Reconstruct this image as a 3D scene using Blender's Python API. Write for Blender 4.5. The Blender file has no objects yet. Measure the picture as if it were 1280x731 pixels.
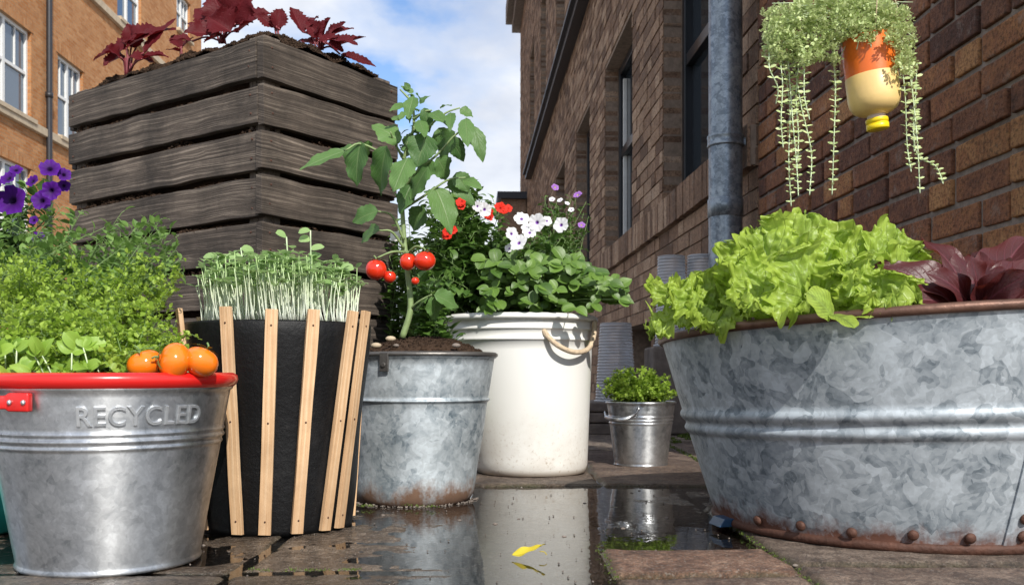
import bpy, math, random
import numpy as np
from mathutils import Vector, Matrix, noise
random.seed(7)
R = random
PI = math.pi
SC = bpy.context.scene
COL = SC.collection
F = 1155.0; HY = 465.0; CH = 0.237

def P(px, py, d):
    return Vector(((px-640)/F*d, d, CH+(HY-py)/F*d))
def U(a, b): return R.uniform(a, b)
def V(*a): return Vector(a)
def rdir():
    while True:
        v = V(U(-1,1), U(-1,1), U(-1,1))
        if .05 < v.length < 1: return v.normalized()

# ------------------------------------------------------------------ node helpers
class NT:
    def __init__(s, tree):
        s.t = tree; tree.nodes.clear()
    def n(s, typ, ins=None, **props):
        nd = s.t.nodes.new('ShaderNode'+typ)
        for k, v in props.items(): setattr(nd, k, v)
        for k, v in (ins or {}).items():
            sock = nd.inputs[k]
            if isinstance(v, bpy.types.NodeSocket): s.t.links.new(v, sock)
            elif isinstance(v, bpy.types.Node): s.t.links.new(v.outputs[0], sock)
            else:
                if hasattr(sock.default_value, '__len__') and not hasattr(v, '__len__'): v = (v,)*len(sock.default_value)
                if sock.type == 'RGBA' and len(v) == 3: v = (*v, 1)
                sock.default_value = v
        return nd
    def noise(s, vec, scale, detail=3, rough=.55, dist=0.0, out='Fac'):
        return s.n('TexNoise', {'Vector': vec, 'Scale': scale, 'Detail': detail, 'Roughness': rough, 'Distortion': dist}).outputs[out]
    def ramp(s, fac, stops, interp='LINEAR'):
        nd = s.n('ValToRGB', {'Fac': fac}); cr = nd.color_ramp; cr.interpolation = interp
        while len(cr.elements) < len(stops): cr.elements.new(.5)
        for e, (p, c) in zip(cr.elements, stops):
            e.position = p
            if not hasattr(c, '__len__'): c = (c, c, c)
            e.color = (*c, 1) if len(c) == 3 else c
        return nd.outputs[0]
    def mix(s, fac, a, b, blend='MIX'):
        nd = s.n('Mix', data_type='RGBA', blend_type=blend)
        for i, v in ((0, fac), (6, a), (7, b)):
            sock = nd.inputs[i]
            if isinstance(v, bpy.types.NodeSocket): s.t.links.new(v, sock)
            else:
                if i and not hasattr(v, '__len__'): v = (v, v, v)
                sock.default_value = v if i == 0 else (*v[:3], 1)
        return nd.outputs[2]
    def math(s, op, a, b=0.0, clamp=False):
        return s.n('Math', {0: a, 1: b}, operation=op, use_clamp=clamp).outputs[0]
    def vmul(s, vec, m):
        return s.n('VectorMath', {0: vec, 1: m}, operation='MULTIPLY').outputs[0]
    def vadd(s, a, b):
        return s.n('VectorMath', {0: a, 1: b}, operation='ADD').outputs[0]
    def bump(s, h, strength=.3, dist=.005, normal=None):
        i = {'Height': h, 'Strength': strength, 'Distance': dist}
        if normal is not None: i['Normal'] = normal
        return s.n('Bump', i).outputs[0]
    def bsdf(s, **k):
        ins = {}
        names = {'col': 'Base Color', 'rough': 'Roughness', 'metal': 'Metallic', 'nor': 'Normal', 'spec': 'Specular IOR Level',
                 'coat': 'Coat Weight', 'crough': 'Coat Roughness', 'trans': 'Transmission Weight', 'ior': 'IOR', 'sss': 'Subsurface Weight', 'alpha': 'Alpha', 'ani': 'Anisotropic'}
        for a, v in k.items(): ins[names[a]] = v
        return s.n('BsdfPrincipled', ins).outputs[0]
    def out(s, sh, vol=None):
        o = s.n('OutputMaterial', {'Surface': sh})

def newmat(name):
    m = bpy.data.materials.new(name); m.use_nodes = True
    return m, NT(m.node_tree)

def plain(name, col, rough=.5, metal=0.0, bump=0.0, bscale=60, var=.15, coat=0.0):
    m, t = newmat(name)
    c = t.n('TexCoord').outputs['Object']
    nz = t.noise(c, bscale*.35, 4)
    cc = t.mix(nz, tuple(max(0, x*(1-var*1.6)) for x in col), tuple(min(1, x*(1+var)) for x in col))
    k = dict(col=cc, rough=rough, metal=metal, coat=coat)
    if bump: k['nor'] = t.bump(t.noise(c, bscale, 4), bump, .003)
    t.out(t.bsdf(**k)); return m

def galv(name, dark, light, metal=.7, rough=.42, vscale=38, rust=None, rustcol=(.10,.035,.015), streak=.5, warp=.02, drips=False, vw=1.0, ani=0.0):
    m, t = newmat(name)
    c = t.n('TexCoord').outputs['Object']
    w = t.noise(c, 14, 3, out='Color')
    wv = t.vadd(c, t.vmul(w, (warp*2,)*3))
    vo = t.n('TexVoronoi', {'Vector': wv, 'Scale': vscale}).outputs['Color']
    vo2 = t.n('TexVoronoi', {'Vector': wv, 'Scale': vscale*2.7}).outputs['Color']
    n1 = t.noise(c, 9, 6, .62)
    n2 = t.noise(c, 60, 5, .6)
    a = t.math('ADD', t.math('MULTIPLY', t.n('SeparateColor', {0: vo}).outputs[0], .22*vw), t.math('ADD', t.math('MULTIPLY', t.n('SeparateColor', {0: vo2}).outputs[1], .13*vw), .16*(1-vw)))
    a = t.math('ADD', a, t.math('MULTIPLY', n1, .75))
    a = t.math('ADD', a, t.math('MULTIPLY', n2, .25*streak*2))
    cf = t.ramp(a, [(.52, dark), (.70, tuple(x*.45+y*.55 for x, y in zip(dark, light))), (.82, tuple(y*.88 for y in light)), (1.0, tuple(min(1, y*1.15) for y in light))])
    # pale oxide bruises and dark scuffs
    sp = t.ramp(t.noise(wv, 33, 5, .7, .6), [(.60, 0), (.68, 1)])
    cf = t.mix(t.math('MULTIPLY', sp, .45), cf, tuple(min(1, x*1.25) for x in light))
    sc = t.ramp(t.noise(t.vmul(wv, (1, 1, .45)), 47, 5, .7, 1.0), [(.62, 0), (.70, 1)])
    cf = t.mix(t.math('MULTIPLY', sc, .4), cf, tuple(x*.7 for x in dark))
    mt = metal
    rg = t.math('ADD', t.math('MULTIPLY', n1, .22), rough-.1)
    if rust:
        z = t.n('SeparateXYZ', {0: c}).outputs[2]
        rn = t.noise(t.vmul(c, (1, 1, .6)), 17, 6, .7)
        rn2 = t.noise(c, 70, 5, .7)
        h = t.math('SUBTRACT', t.math('ADD', t.math('MULTIPLY', rn, rust[1]), t.math('MULTIPLY', rn2, rust[1]*.35)), t.math('SUBTRACT', z, rust[0]))
        rm = t.ramp(t.math('MULTIPLY', h, 1/rust[1]), [(.30, 0), (.55, 1)])
        sp2 = t.ramp(t.noise(c, 26, 5, .75), [(.70, 0), (.76, .8)])
        rm = t.math('MAXIMUM', rm, sp2) if rust[2] else rm
        rc = t.mix(t.noise(c, 45, 5, .7), rustcol, tuple(x*2.6 for x in rustcol))
        cf = t.mix(rm, cf, rc)
        mt = t.math('MULTIPLY', t.math('SUBTRACT', 1.0, rm), metal)
        rg = t.math('ADD', rg, t.math('MULTIPLY', rm, .35))
    hb = t.math('ADD', n2, t.math('MULTIPLY', t.n('SeparateColor', {0: vo}).outputs[0], .25))
    b = t.bsdf(col=cf, rough=rg, metal=mt, nor=t.bump(hb, .16, .002))
    if ani:
        b.node.inputs['Anisotropic'].default_value = ani; b.node.inputs['Anisotropic Rotation'].default_value = .25
        t.t.links.new(t.n('Tangent', direction_type='RADIAL', axis='Z').outputs[0], b.node.inputs['Tangent'])
    t.out(b)
    return m

def leafmat(name, c1, c2, trans=.35, rough=.42, vein=0.5, veincol=None, vs=9, edge=None, ncol=None, bump=.25, spec=.45, bsc=240, mott=0):
    """leaf colour varies per leaf, veins laid out in the leaf's own UV"""
    m, t = newmat(name)
    rnd = t.n('NewGeometry').outputs['Random Per Island']
    tc = t.n('TexCoord'); uv = tc.outputs['UV']; ob = tc.outputs['Object']
    nz = t.noise(ob, 55, 4)
    f = t.math('ADD', t.math('MULTIPLY', rnd, .75), t.math('MULTIPLY', nz, .3), True)
    col = t.mix(f, c1, c2)
    if mott:
        mt_ = t.ramp(t.noise(ob, 130, 5, .7), [(.38, .55), (.62, 1.3)])
        col = t.mix(mott, col, t.mix(1.0, col, mt_, 'MULTIPLY'))
    x = t.n('SeparateXYZ', {0: uv})
    ax = t.math('ABSOLUTE', t.math('SUBTRACT', x.outputs[0], .5))
    mid = t.ramp(ax, [(0, 1), (.045, 0)])
    side = t.math('SINE', t.math('MULTIPLY', t.math('SUBTRACT', x.outputs[1], t.math('MULTIPLY', ax, .9)), vs*6.283))
    sv = t.ramp(side, [(.86, 0), (1.0, .6)])
    vv = t.math('MAXIMUM', mid, sv)
    vc = veincol or tuple(min(1, a*1.5+.02) for a in c2)
    col = t.mix(t.math('MULTIPLY', vv, vein), col, vc)
    if edge:
        em = t.ramp(t.math('ADD', t.math('MULTIPLY', ax, 1.4), t.math('MULTIPLY', x.outputs[1], .45)), [(.45, 0), (1.0, 1)])
        col = t.mix(em, col, edge)
    h = t.math('ADD', t.math('MULTIPLY', t.noise(ob, bsc, 4), .6), t.math('MULTIPLY', vv, -.8))
    nor = t.bump(h, bump, .002)
    b = t.bsdf(col=col, rough=rough, nor=nor, spec=spec)
    tr = t.n('BsdfTranslucent', {'Color': t.mix(.5, col, ncol or tuple(min(1, a*1.6) for a in c2)), 'Normal': nor}).outputs[0]
    t.out(t.n('MixShader', {0: trans, 1: b, 2: tr}).outputs[0])
    return m

def woodmat(name, c1, c2, c3, gs=1.0, rough=.8, bump=.5, dirt=.5, knots=True):
    m, t = newmat(name)
    rnd = t.n('NewGeometry').outputs['Random Per Island']
    uv = t.n('TexCoord').outputs['UV']; ob = t.n('TexCoord').outputs['Object']
    off = t.n('CombineXYZ', {0: t.math('MULTIPLY', rnd, 31.0), 1: t.math('MULTIPLY', rnd, 17.0), 2: rnd}).outputs[0]
    q = t.vadd(uv, off)
    wv = t.noise(t.vmul(q, (3, 9, 1)), 1.3, 3, out='Color')
    kd = t.n('TexVoronoi', {'Vector': t.vmul(q, (4.2, 13, 1)), 'Scale': 1.0, 'Randomness': 1.0}).outputs['Distance']
    km = t.ramp(kd, [(.05, 1), (.30, 0)])
    q2 = t.vadd(t.vmul(q, (3.5*gs, 210*gs, 1)), t.vmul(wv, (0, 2.0, 0)))
    q2 = t.vadd(q2, t.vmul(t.n('CombineXYZ', {1: km}).outputs[0], (0, 3.0 if knots else 0, 0)))
    g = t.noise(q2, 1.0, 5, .65)
    g2 = t.noise(t.vmul(q, (9*gs, 800*gs, 1)), 1.0, 3, .6)
    s = t.math('ADD', t.math('MULTIPLY', g, .8), t.math('MULTIPLY', g2, .25))
    col = t.ramp(s, [(.33, c1), (.53, c2), (.70, c3)])
    col = t.mix(1.0, col, t.ramp(rnd, [(0, .72), (1, 1.15)]), 'MULTIPLY')
    if dirt:
        dn = t.ramp(t.noise(ob, 6, 6, .7), [(.38, 0), (.66, 1)])
        col = t.mix(t.math('MULTIPLY', dn, dirt), col, tuple(x*.45 for x in c1))
    if knots:
        col = t.mix(t.ramp(kd, [(.03, .75), (.085, 0)]), col, tuple(x*.4 for x in c1))
    t.out(t.bsdf(col=col, rough=rough, nor=t.bump(s, bump, .004)))
    return m

def brickmat(name, stops, mortar=None, rough=.85, grime=.4, bscale=1.0, bump=.6):
    m, t = newmat(name)
    rnd = t.n('NewGeometry').outputs['Random Per Island']
    ob = t.n('TexCoord').outputs['Object']
    n1 = t.noise(ob, 28*bscale, 6, .7); n2 = t.noise(ob, 130*bscale, 5, .7)
    f = t.math('ADD', rnd, t.math('MULTIPLY', t.math('SUBTRACT', n1, .5), 1.3), True)
    col = t.ramp(f, stops)
    col = t.mix(t.ramp(n2, [(.47, 0), (.62, .6)]), col, (.035,.022,.018))
    gr = t.ramp(t.noise(ob, 2.2, 5, .7), [(.42, 0), (.7, 1)])
    col = t.mix(t.math('MULTIPLY', gr, grime), col, (.03,.024,.02))
    ef = t.ramp(t.noise(t.vadd(ob, (5, 3, 1)), 19*bscale, 6, .75), [(.56, 0), (.68, .4)])
    col = t.mix(ef, col, (.34,.29,.25))
    h = t.math('ADD', n2, t.math('MULTIPLY', n1, 1.2))
    t.out(t.bsdf(col=col, rough=rough, spec=.25, nor=t.bump(h, bump, .006)))
    return m

# ------------------------------------------------------------------ mesh builder
WL = {}
class MB:
    def __init__(s): s.v = []; s.f = []; s.uv = []; s.m = []
    def add(s, vs, fs, uvs=None, mi=0):
        o = len(s.v); s.v.extend(vs)
        for k, f in enumerate(fs):
            s.f.append(tuple(i+o for i in f)); s.m.append(mi)
            if uvs is None: s.uv.append([(0, 0)]*len(f))
            elif isinstance(uvs, dict): s.uv.append(uvs[k])
            else: s.uv.append([uvs[i] for i in f])
    def build(s, name, mats, parent=None, smooth=True, bevel=0, solid=0, label=None, **tags):
        if not isinstance(mats, (list, tuple)): mats = [mats]
        me = bpy.data.meshes.new(name)
        o0 = WL.get(parent.name, V(0, 0, 0)) if parent else V(0, 0, 0)
        co = np.array([tuple(p) for p in s.v], dtype=np.float32) - np.array(tuple(o0), dtype=np.float32)
        me.from_pydata(co.tolist(), [], s.f)
        uvl = me.uv_layers.new(name='UVMap')
        flat = np.array([c for f in s.uv for p in f for c in p], dtype=np.float32)
        uvl.data.foreach_set('uv', flat)
        for m in mats: me.materials.append(m)
        me.polygons.foreach_set('material_index', s.m)
        me.polygons.foreach_set('use_smooth', [smooth]*len(s.f))
        me.update()
        ob = bpy.data.objects.new(name, me); COL.objects.link(ob)
        if parent: ob.parent = parent; WL[ob.name] = o0
        else: WL[ob.name] = V(0, 0, 0)
        if bevel:
            md = ob.modifiers.new('bevel', 'BEVEL'); md.width = bevel; md.segments = 2; md.limit_method = 'ANGLE'; md.angle_limit = .6
        if solid:
            md = ob.modifiers.new('solid', 'SOLIDIFY'); md.thickness = solid
        if label: ob['label'] = label
        for k, v in tags.items(): ob[k] = v
        return ob

def thing(name, label, cat, loc=(0,0,0), group=None):
    o = bpy.data.objects.new(name, None); COL.objects.link(o)
    o.location = loc; o.empty_display_size = .05
    o['label'] = label; o['category'] = cat
    if group: o['group'] = group
    WL[o.name] = Vector(loc)
    return o
def tag(o, label, cat, group=None):
    o['label'] = label; o['category'] = cat
    if group: o['group'] = group
    return o

def box(mb, a, b, mi=0):
    x0, y0, z0 = a; x1, y1, z1 = b
    obox(mb, V((x0+x1)/2, (y0+y1)/2, (z0+z1)/2), V(1,0,0)*(x1-x0)/2, V(0,1,0)*(y1-y0)/2, V(0,0,1)*(z1-z0)/2, mi)

def obox(mb, c, ex, ey, ez, mi=0):
    """oriented box, half vectors; UV: u along ex (m), v along ez/ey (m)"""
    vs = [c+ex*i+ey*j+ez*k for i in (-1,1) for j in (-1,1) for k in (-1,1)]
    fs = [(0,1,3,2),(4,6,7,5),(0,4,5,1),(2,3,7,6),(0,2,6,4),(1,5,7,3)]
    if ex.cross(ey).dot(ez) < 0: fs = [f[::-1] for f in fs]
    lx, ly, lz = ex.length, ey.length, ez.length
    uv = {}
    for n, f in enumerate(fs):
        L = []
        for i in f:
            a, b, c_ = (1 if i & 4 else -1), (1 if i & 2 else -1), (1 if i & 1 else -1)
            if n < 2: L.append((b*ly*.15, c_*lz))
            elif n < 4: L.append((a*lx, c_*lz))
            else: L.append((a*lx, b*ly+.3))
        uv[n] = L
    mb.add(vs, fs, uv, mi)

def board(mb, c, ex, ey, ez, n=14, amp=.0015):
    """plank with slightly worn, wavy long edges. ex length, ey thickness, ez width"""
    vs = []; uvs = []; fs = []
    sx = R.uniform(0, 50)
    cs = [(-1,-1),(1,-1),(1,1),(-1,1)]
    for i in range(n+1):
        u = -1+2*i/n
        for (j, k) in cs:
            p = c+ex*u+ey*j+ez*k
            w = noise.noise(V(sx+u*ex.length*9, k*3.1, 0))*amp*2
            w2 = noise.noise(V(sx+u*ex.length*5, 7+j, k))*amp
            p = p+ez.normalized()*w+ey.normalized()*w2
            vs.append(p)
            uvs.append((u*ex.length, k*ez.length+j*ey.length*.3))
    q = []
    for i in range(n):
        for s in range(4):
            a = i*4+s; b = i*4+(s+1) % 4
            q.append((a, b, b+4, a+4))
    q.append((3,2,1,0)); q.append((n*4, n*4+1, n*4+2, n*4+3))
    if ex.cross(ey).dot(ez) < 0: q = [f[::-1] for f in q]
    mb.add(vs, q, uvs)

def tube(mb, pts, rad, seg=6, mi=0, cap=True):
    pts = [Vector(p) for p in pts]
    n = len(pts)
    if not hasattr(rad, '__len__'): rad = [rad]*n
    vs = []; uvs = []
    up = V(0,0,1); prev = None; L = 0
    for i, p in enumerate(pts):
        t = (pts[min(i+1, n-1)]-pts[max(i-1, 0)])
        t = t.normalized() if t.length > 1e-9 else V(0,0,1)
        if prev is None:
            a = t.cross(V(0,1,0) if abs(t.y) < .8 else V(1,0,0)).normalized()
        else:
            a = (prev-t*prev.dot(t)).normalized()
        prev = a; b = t.cross(a)
        if i: L += (p-pts[i-1]).length
        for k in range(seg):
            an = 2*PI*k/seg
            vs.append(p+(a*math.cos(an)+b*math.sin(an))*rad[i]); uvs.append((L, k/seg))
    fs = [(i*seg+k, i*seg+(k+1) % seg, (i+1)*seg+(k+1) % seg, (i+1)*seg+k) for i in range(n-1) for k in range(seg)]
    if cap: fs += [tuple(range(seg))[::-1], tuple((n-1)*seg+k for k in range(seg))]
    mb.add(vs, fs, uvs, mi)

def curve(pts, n=20):
    """Catmull-Rom through pts"""
    pts = [Vector(p) for p in pts]; q = [pts[0]*2-pts[1]]+pts+[pts[-1]*2-pts[-2]]
    out = []
    segs = len(pts)-1
    for i in range(n+1):
        t = i/n*segs; k = min(int(t), segs-1); u = t-k
        a, b, c, d = q[k:k+4]
        out.append(.5*((2*b)+(c-a)*u+(2*a-5*b+4*c-d)*u*u+(3*b-a-3*c+d)*u**3))
    return out

def lathe(mb, c, prof, seg=96, lean=(0, 0), mi=0, cut=None, close=False):
    """prof: list of (r, z). lean: horizontal shift per metre of height. cut(x,y,z)->z"""
    vs = []; uvs = []
    for (r, z) in prof:
        for k in range(seg):
            a = 2*PI*k/seg
            x = c[0]+lean[0]*z+r*math.cos(a); y = c[1]+lean[1]*z+r*math.sin(a)
            zz = c[2]+z
            if cut: zz = cut(x-c[0], y-c[1], zz)
            vs.append(V(x, y, zz)); uvs.append((k/seg, z))
    n = len(prof)
    fs = [(i*seg+k, i*seg+(k+1) % seg, (i+1)*seg+(k+1) % seg, (i+1)*seg+k) for i in range(n-1) for k in range(seg)]
    if close: fs.append(tuple((n-1)*seg+k for k in range(seg)))
    mb.add(vs, fs, uvs, mi)

def sphere(mb, c, r, nu=16, nv=10, sq=(1,1,1), lobe=0, mi=0, rot=None, dim=0.0):
    vs = []; uvs = []
    for j in range(nv+1):
        ph = PI*j/nv
        for k in range(nu):
            th = 2*PI*k/nu
            q = 1+lobe*math.cos(5*th)*math.sin(ph)
            p = V(math.sin(ph)*math.cos(th)*q*sq[0], math.sin(ph)*math.sin(th)*q*sq[1], (math.cos(ph)-dim*math.exp(-(ph/.45)**2))*sq[2])*r
            if rot: p = rot @ p
            vs.append(Vector(c)+p); uvs.append((k/nu, j/nv))
    fs = [(j*nu+k, j*nu+(k+1) % nu, (j+1)*nu+(k+1) % nu, (j+1)*nu+k)[::-1] for j in range(nv) for k in range(nu)]
    mb.add(vs, fs, uvs, mi)

# ------------------------------------------------------------------ leaves
def ov(t): return max(0, math.sin(PI*min(1, t)**.72))**.85
def rnd_(t): return math.sqrt(max(0, 1-(2*t-1)**2))
def lance(t): return max(0, math.sin(PI*t**.8))**1.2*.9
def leaf(mb, p, d, up, L, W, prof=ov, n=6, m=2, fold=.25, droop=.6, ruf=0.0, serr=0.0, twist=0.0):
    d = d.normalized(); side = d.cross(up)
    if side.length < 1e-4: side = d.cross(V(.3,.7,.2))
    side.normalize(); nr = side.cross(d).normalized()
    vs = []; uvs = []; pos = Vector(p); ph = R.random()*20
    dd = d.copy(); da = droop/n
    for i in range(n+1):
        t = i/n
        w = W/2*max(.02, prof(t))
        if serr and 0 < i < n: w *= 1+serr*(1 if i % 2 else -1)
        for j in range(-m, m+1):
            s = j/m
            z = abs(s)*w*fold
            if ruf: z += ruf*W*s*s*math.sin(ph+t*14+s*2)
            vs.append(pos+side*s*w+nr*z); uvs.append((s*.5+.5, t))
        q = Matrix.Rotation(-da, 3, side)
        dd = q @ dd; nr = q @ nr
        if twist:
            q = Matrix.Rotation(twist/n, 3, dd); side = q @ side; nr = q @ nr
        pos = pos+dd*(L/n)
    w_ = 2*m+1
    fs = [(i*w_+j, i*w_+j+1, (i+1)*w_+j+1, (i+1)*w_+j) for i in range(n) for j in range(2*m)]
    mb.add(vs, fs, uvs)
def hexleaf(mb, p, d, up, L, W, fold=.3):
    d = d.normalized(); side = d.cross(up)
    if side.length < 1e-4: side = d.cross(V(.3,.7,.2))
    side.normalize(); nr = side.cross(d)
    h = nr*W*.5*fold; t = Vector(p)
    vs = [t, t+d*L*.28-side*W*.42+h, t+d*L*.7-side*W*.42+h, t+d*L, t+d*L*.7+side*W*.42+h, t+d*L*.28+side*W*.42+h]
    mb.add(vs, [(0,3,2,1), (0,5,4,3)], [(.5,0),(.1,.28),(.1,.7),(.5,1),(.9,.7),(.9,.28)])
def aim(a, b): return (Vector(b)-Vector(a))

def petunia(mb, c, nrm, r, lobes=5, depth=.35, mi=0):
    nrm = nrm.normalized(); a = nrm.cross(V(0,0,1) if abs(nrm.z) < .9 else V(1,0,0)).normalized(); b = nrm.cross(a)
    nr_, nt = 6, 30; vs = []; uvs = []; ph = U(0, 6)
    for i in range(nr_+1):
        t = i/nr_
        for k in range(nt):
            th = 2*PI*k/nt
            lob = 1-.16*abs(math.sin(lobes*th/2+ph))**6*t-.04*math.sin(th*13+ph)*t
            rr = r*t*lob
            z = r*(depth*(t**.6)-depth)+r*.10*t*t*math.sin(lobes*th*2+ph)*(t > .5)
            if t == 0: z = -r*depth*2.0
            vs.append(Vector(c)+a*rr*math.cos(th)+b*rr*math.sin(th)+nrm*z); uvs.append((t, k/nt))
    fs = [(i*nt+k, i*nt+(k+1) % nt, (i+1)*nt+(k+1) % nt, (i+1)*nt+k) for i in range(nr_) for k in range(nt)]
    mb.add(vs, fs, uvs, mi)

def petalmat(name, inner, mid, outer, i0=.18, i1=.35):
    m, t = newmat(name)
    uv = t.n('TexCoord').outputs['UV']
    x = t.n('SeparateXYZ', {0: uv})
    col = t.ramp(x.outputs[0], [(0, inner), (i0, inner), (i1, mid), (1, outer)])
    vn = t.ramp(t.math('SINE', t.math('MULTIPLY', x.outputs[1], 6.283*15)), [(.8, 0), (1, .25)])
    col = t.mix(vn, col, mid)
    b = t.bsdf(col=col, rough=.6, spec=.2)
    tr = t.n('BsdfTranslucent', {'Color': col}).outputs[0]
    t.out(t.n('MixShader', {0: .3, 1: b, 2: tr}).outputs[0]); return m

def bush(parent, base, tips, mat_leaf, mat_stem, per=26, L=.02, W=.014, spread=.03, start=.35, prof='hex', r0=.0018, name='foliage', fluff=0, updir=.5, bend=.03):
    """one stem per tip, leaves all along its upper part"""
    st = MB(); lf = MB()
    for tp in tips:
        b = Vector(base)+V(U(-1,1), U(-1,1), 0)*spread
        tp = Vector(tp)
        mid = (b+tp)/2+V(U(-1,1), U(-1,1), U(0,1))*bend
        cv = curve([b, mid, tp], 8)
        tube(st, cv, [r0*(1-.7*i/8) for i in range(9)], 4)
        for k in range(per):
            t = start+(1-start)*(k+R.random())/per
            i = min(int(t*8), 7); u = t*8-i
            q = cv[i].lerp(cv[i+1], u)
            ax = (cv[i+1]-cv[i]).normalized()
            rd = rdir(); d = (rd-ax*rd.dot(ax)).normalized()+ax*U(.1,.7)+V(0,0,updir*.3)
            l = L*U(.6, 1.15)*(1.15-.4*t)
            if fluff:
                tw = q+d.normalized()*fluff*R.random()
                tube(st, [q, tw], r0*.4, 3, cap=False)
                for _ in range(3):
                    hexleaf(lf, tw+rdir()*l*.3, rdir()+V(0,0,updir), V(0,0,1)+rdir()*.5, l, l*W/L)
            elif prof == 'hex':
                hexleaf(lf, q, d, V(0,0,1)+rdir()*.6, l, l*W/L)
            else:
                pe = q+d.normalized()*l*.35
                tube(st, [q, pe], r0*.4, 3, cap=False)
                leaf(lf, pe, d+V(0,0,.1), V(0,0,1)+rdir()*.4, l, l*W/L, prof, 5, 2, .22, U(.2, 1.1), serr=.05)
    st.build('stems', mat_stem, parent); return lf.build(name, mat_leaf, parent)

# ------------------------------------------------------------------ camera, world, sun
cam_d = bpy.data.cameras.new('camera'); cam = bpy.data.objects.new('camera', cam_d); COL.objects.link(cam)
cam.location = (0, 0, CH); cam.rotation_euler = (PI/2, 0, 0)
cam_d.sensor_width = 36; cam_d.lens = F/1280*36; cam_d.shift_y = (HY-365.5)/1280
cam_d.clip_start = .02; cam_d.clip_end = 3000
SC.camera = cam
cam_d.dof.use_dof = True; cam_d.dof.focus_distance = 1.6; cam_d.dof.aperture_fstop = 16

SUN_AZ = Vector((.40, -.917, 0)).normalized(); EL = math.radians(37)
sd = bpy.data.lights.new('sun', 'SUN'); sd.energy = 4.3; sd.angle = math.radians(.5); sd.color = (1, .955, .88)
so = bpy.data.objects.new('sun', sd); COL.objects.link(so)
to_sun = SUN_AZ*math.cos(EL)+V(0,0,math.sin(EL))
so.rotation_euler = to_sun.to_track_quat('Z', 'Y').to_euler(); so.location = (2,-3,5)
w = bpy.data.worlds.new('World'); SC.world = w; w.use_nodes = True
t = NT(w.node_tree)
sky = t.n('TexSky', sky_type='NISHITA', sun_disc=False)
sky.sun_elevation = EL; sky.sun_rotation = math.atan2(SUN_AZ.x, SUN_AZ.y); sky.air_density = 1.1; sky.dust_density = .6; sky.ozone_density = 1.6
dr = t.n('TexCoord').outputs['Generated']
sx = t.n('SeparateXYZ', {0: dr})
zz = t.math('ADD', t.math('MAXIMUM', sx.outputs[2], 0.0), .42)
pv = t.n('CombineXYZ', {0: t.math('DIVIDE', sx.outputs[0], zz), 1: t.math('DIVIDE', sx.outputs[1], zz), 2: 0.0}).outputs[0]
pv = t.vadd(t.vmul(pv, (1, 1, 1)), (3.43, .87, 0))
cn = t.noise(pv, 2.3, 7, .53, .25)
cn2 = t.noise(pv, 6.0, 5, .6)
cm = t.ramp(t.math('ADD', cn, t.math('MULTIPLY', cn2, .12)), [(.43, 0), (.50, .6), (.60, 1)])
shade = t.ramp(t.noise(t.vadd(pv, (.05, .12, 0)), 3.1, 5, .55), [(.35, (4.4,4.7,5.4)), (.62, (7.0,7.1,7.3))])
mixc = t.mix(t.math('MULTIPLY', cm, .93), t.mix(1.0, sky.outputs[0], (.98,1.08,1.25), 'MULTIPLY'), shade)
bg = t.n('Background', {'Color': mixc, 'Strength': .125}).outputs[0]
t.n('OutputWorld', {'Surface': bg})
SC.view_settings.view_transform = 'Standard'; SC.view_settings.look = 'None'
SC.view_settings.exposure = .28; SC.view_settings.gamma = 1
SC.cycles.max_bounces = 8; SC.cycles.transparent_max_bounces = 12
SC.cycles.caustics_reflective = False; SC.cycles.caustics_refractive = False
SC.cycles.sample_clamp_indirect = 6
SC.cycles.use_denoising = True

# ------------------------------------------------------------------ materials
M = {}
M['tub'] = galv('tub_zinc', (.125,.155,.18), (.42,.465,.50), .25, .55, 52, (.0, .105, True), (.065,.026,.016), .9, .035, vw=1.25)
M['tubrim'] = plain('rusty_brown_rim', (.16,.085,.06), .5, .5, .4, 90, .5)
M['rust'] = plain('rust', (.10,.042,.026), .7, .2, .7, 120, .5)
M['bright'] = galv('bright_zinc', (.26,.28,.30), (.66,.68,.70), .92, .37, 110, None, streak=.9, vw=.6, ani=.75)
M['old'] = galv('old_zinc', (.13,.17,.20), (.52,.57,.60), .45, .48, 60, (.0, .125, True), (.085,.048,.030), .9, .035, vw=.9)
M['letters'] = galv('pressed_zinc', (.33,.35,.37), (.64,.66,.68), .6, .34, 110, None, streak=.6, vw=.5)
M['pipe'] = galv('pipe_zinc', (.15,.18,.21), (.38,.43,.47), .6, .38, 60, None, streak=.4)
M['darkzinc'] = plain('dark_zinc_edge', (.16,.15,.14), .45, .7, .3, 90, .3)
M['redplastic'] = plain('red_plastic', (.62,.014,.012), .28, 0, .04, 90, .05, coat=.3)
M['black'] = None
m_, t = newmat('black_recycled_plastic'); ob = t.n('TexCoord').outputs['Object']
s1 = t.ramp(t.noise(ob, 90, 6, .75), [(.60, 0), (.80, .22)]); s2 = t.ramp(t.noise(t.vmul(ob, (1,1,.3)), 13, 5, .7), [(.55, 0), (.8, .12)])
cc = t.mix(t.math('ADD', s1, s2), (.003,.003,.0035), (.12,.11,.10))
t.out(t.bsdf(col=cc, spec=.28, rough=t.math('ADD', .5, s1), nor=t.bump(t.noise(ob, 70, 6, .7), .5, .003))); M['black'] = m_
m_, t = newmat('white_plastic'); ob = t.n('TexCoord').outputs['Object']
z = t.n('SeparateXYZ', {0: ob}).outputs[2]
low = t.math('MULTIPLY', t.math('SUBTRACT', .17, z), 6.0, True)
d1 = t.ramp(t.noise(ob, 120, 6, .8), [(.56, 0), (.66, 1)]); d2 = t.ramp(t.noise(ob, 14, 6, .7), [(.40, 0), (.75, 1)])
dd = t.math('ADD', t.math('MULTIPLY', t.math('MULTIPLY', d1, low), .75), t.math('MULTIPLY', t.math('MULTIPLY', d2, low), .45), True)
sg = t.ramp(z, [(.002, .8), (.02, 0)])
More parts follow.
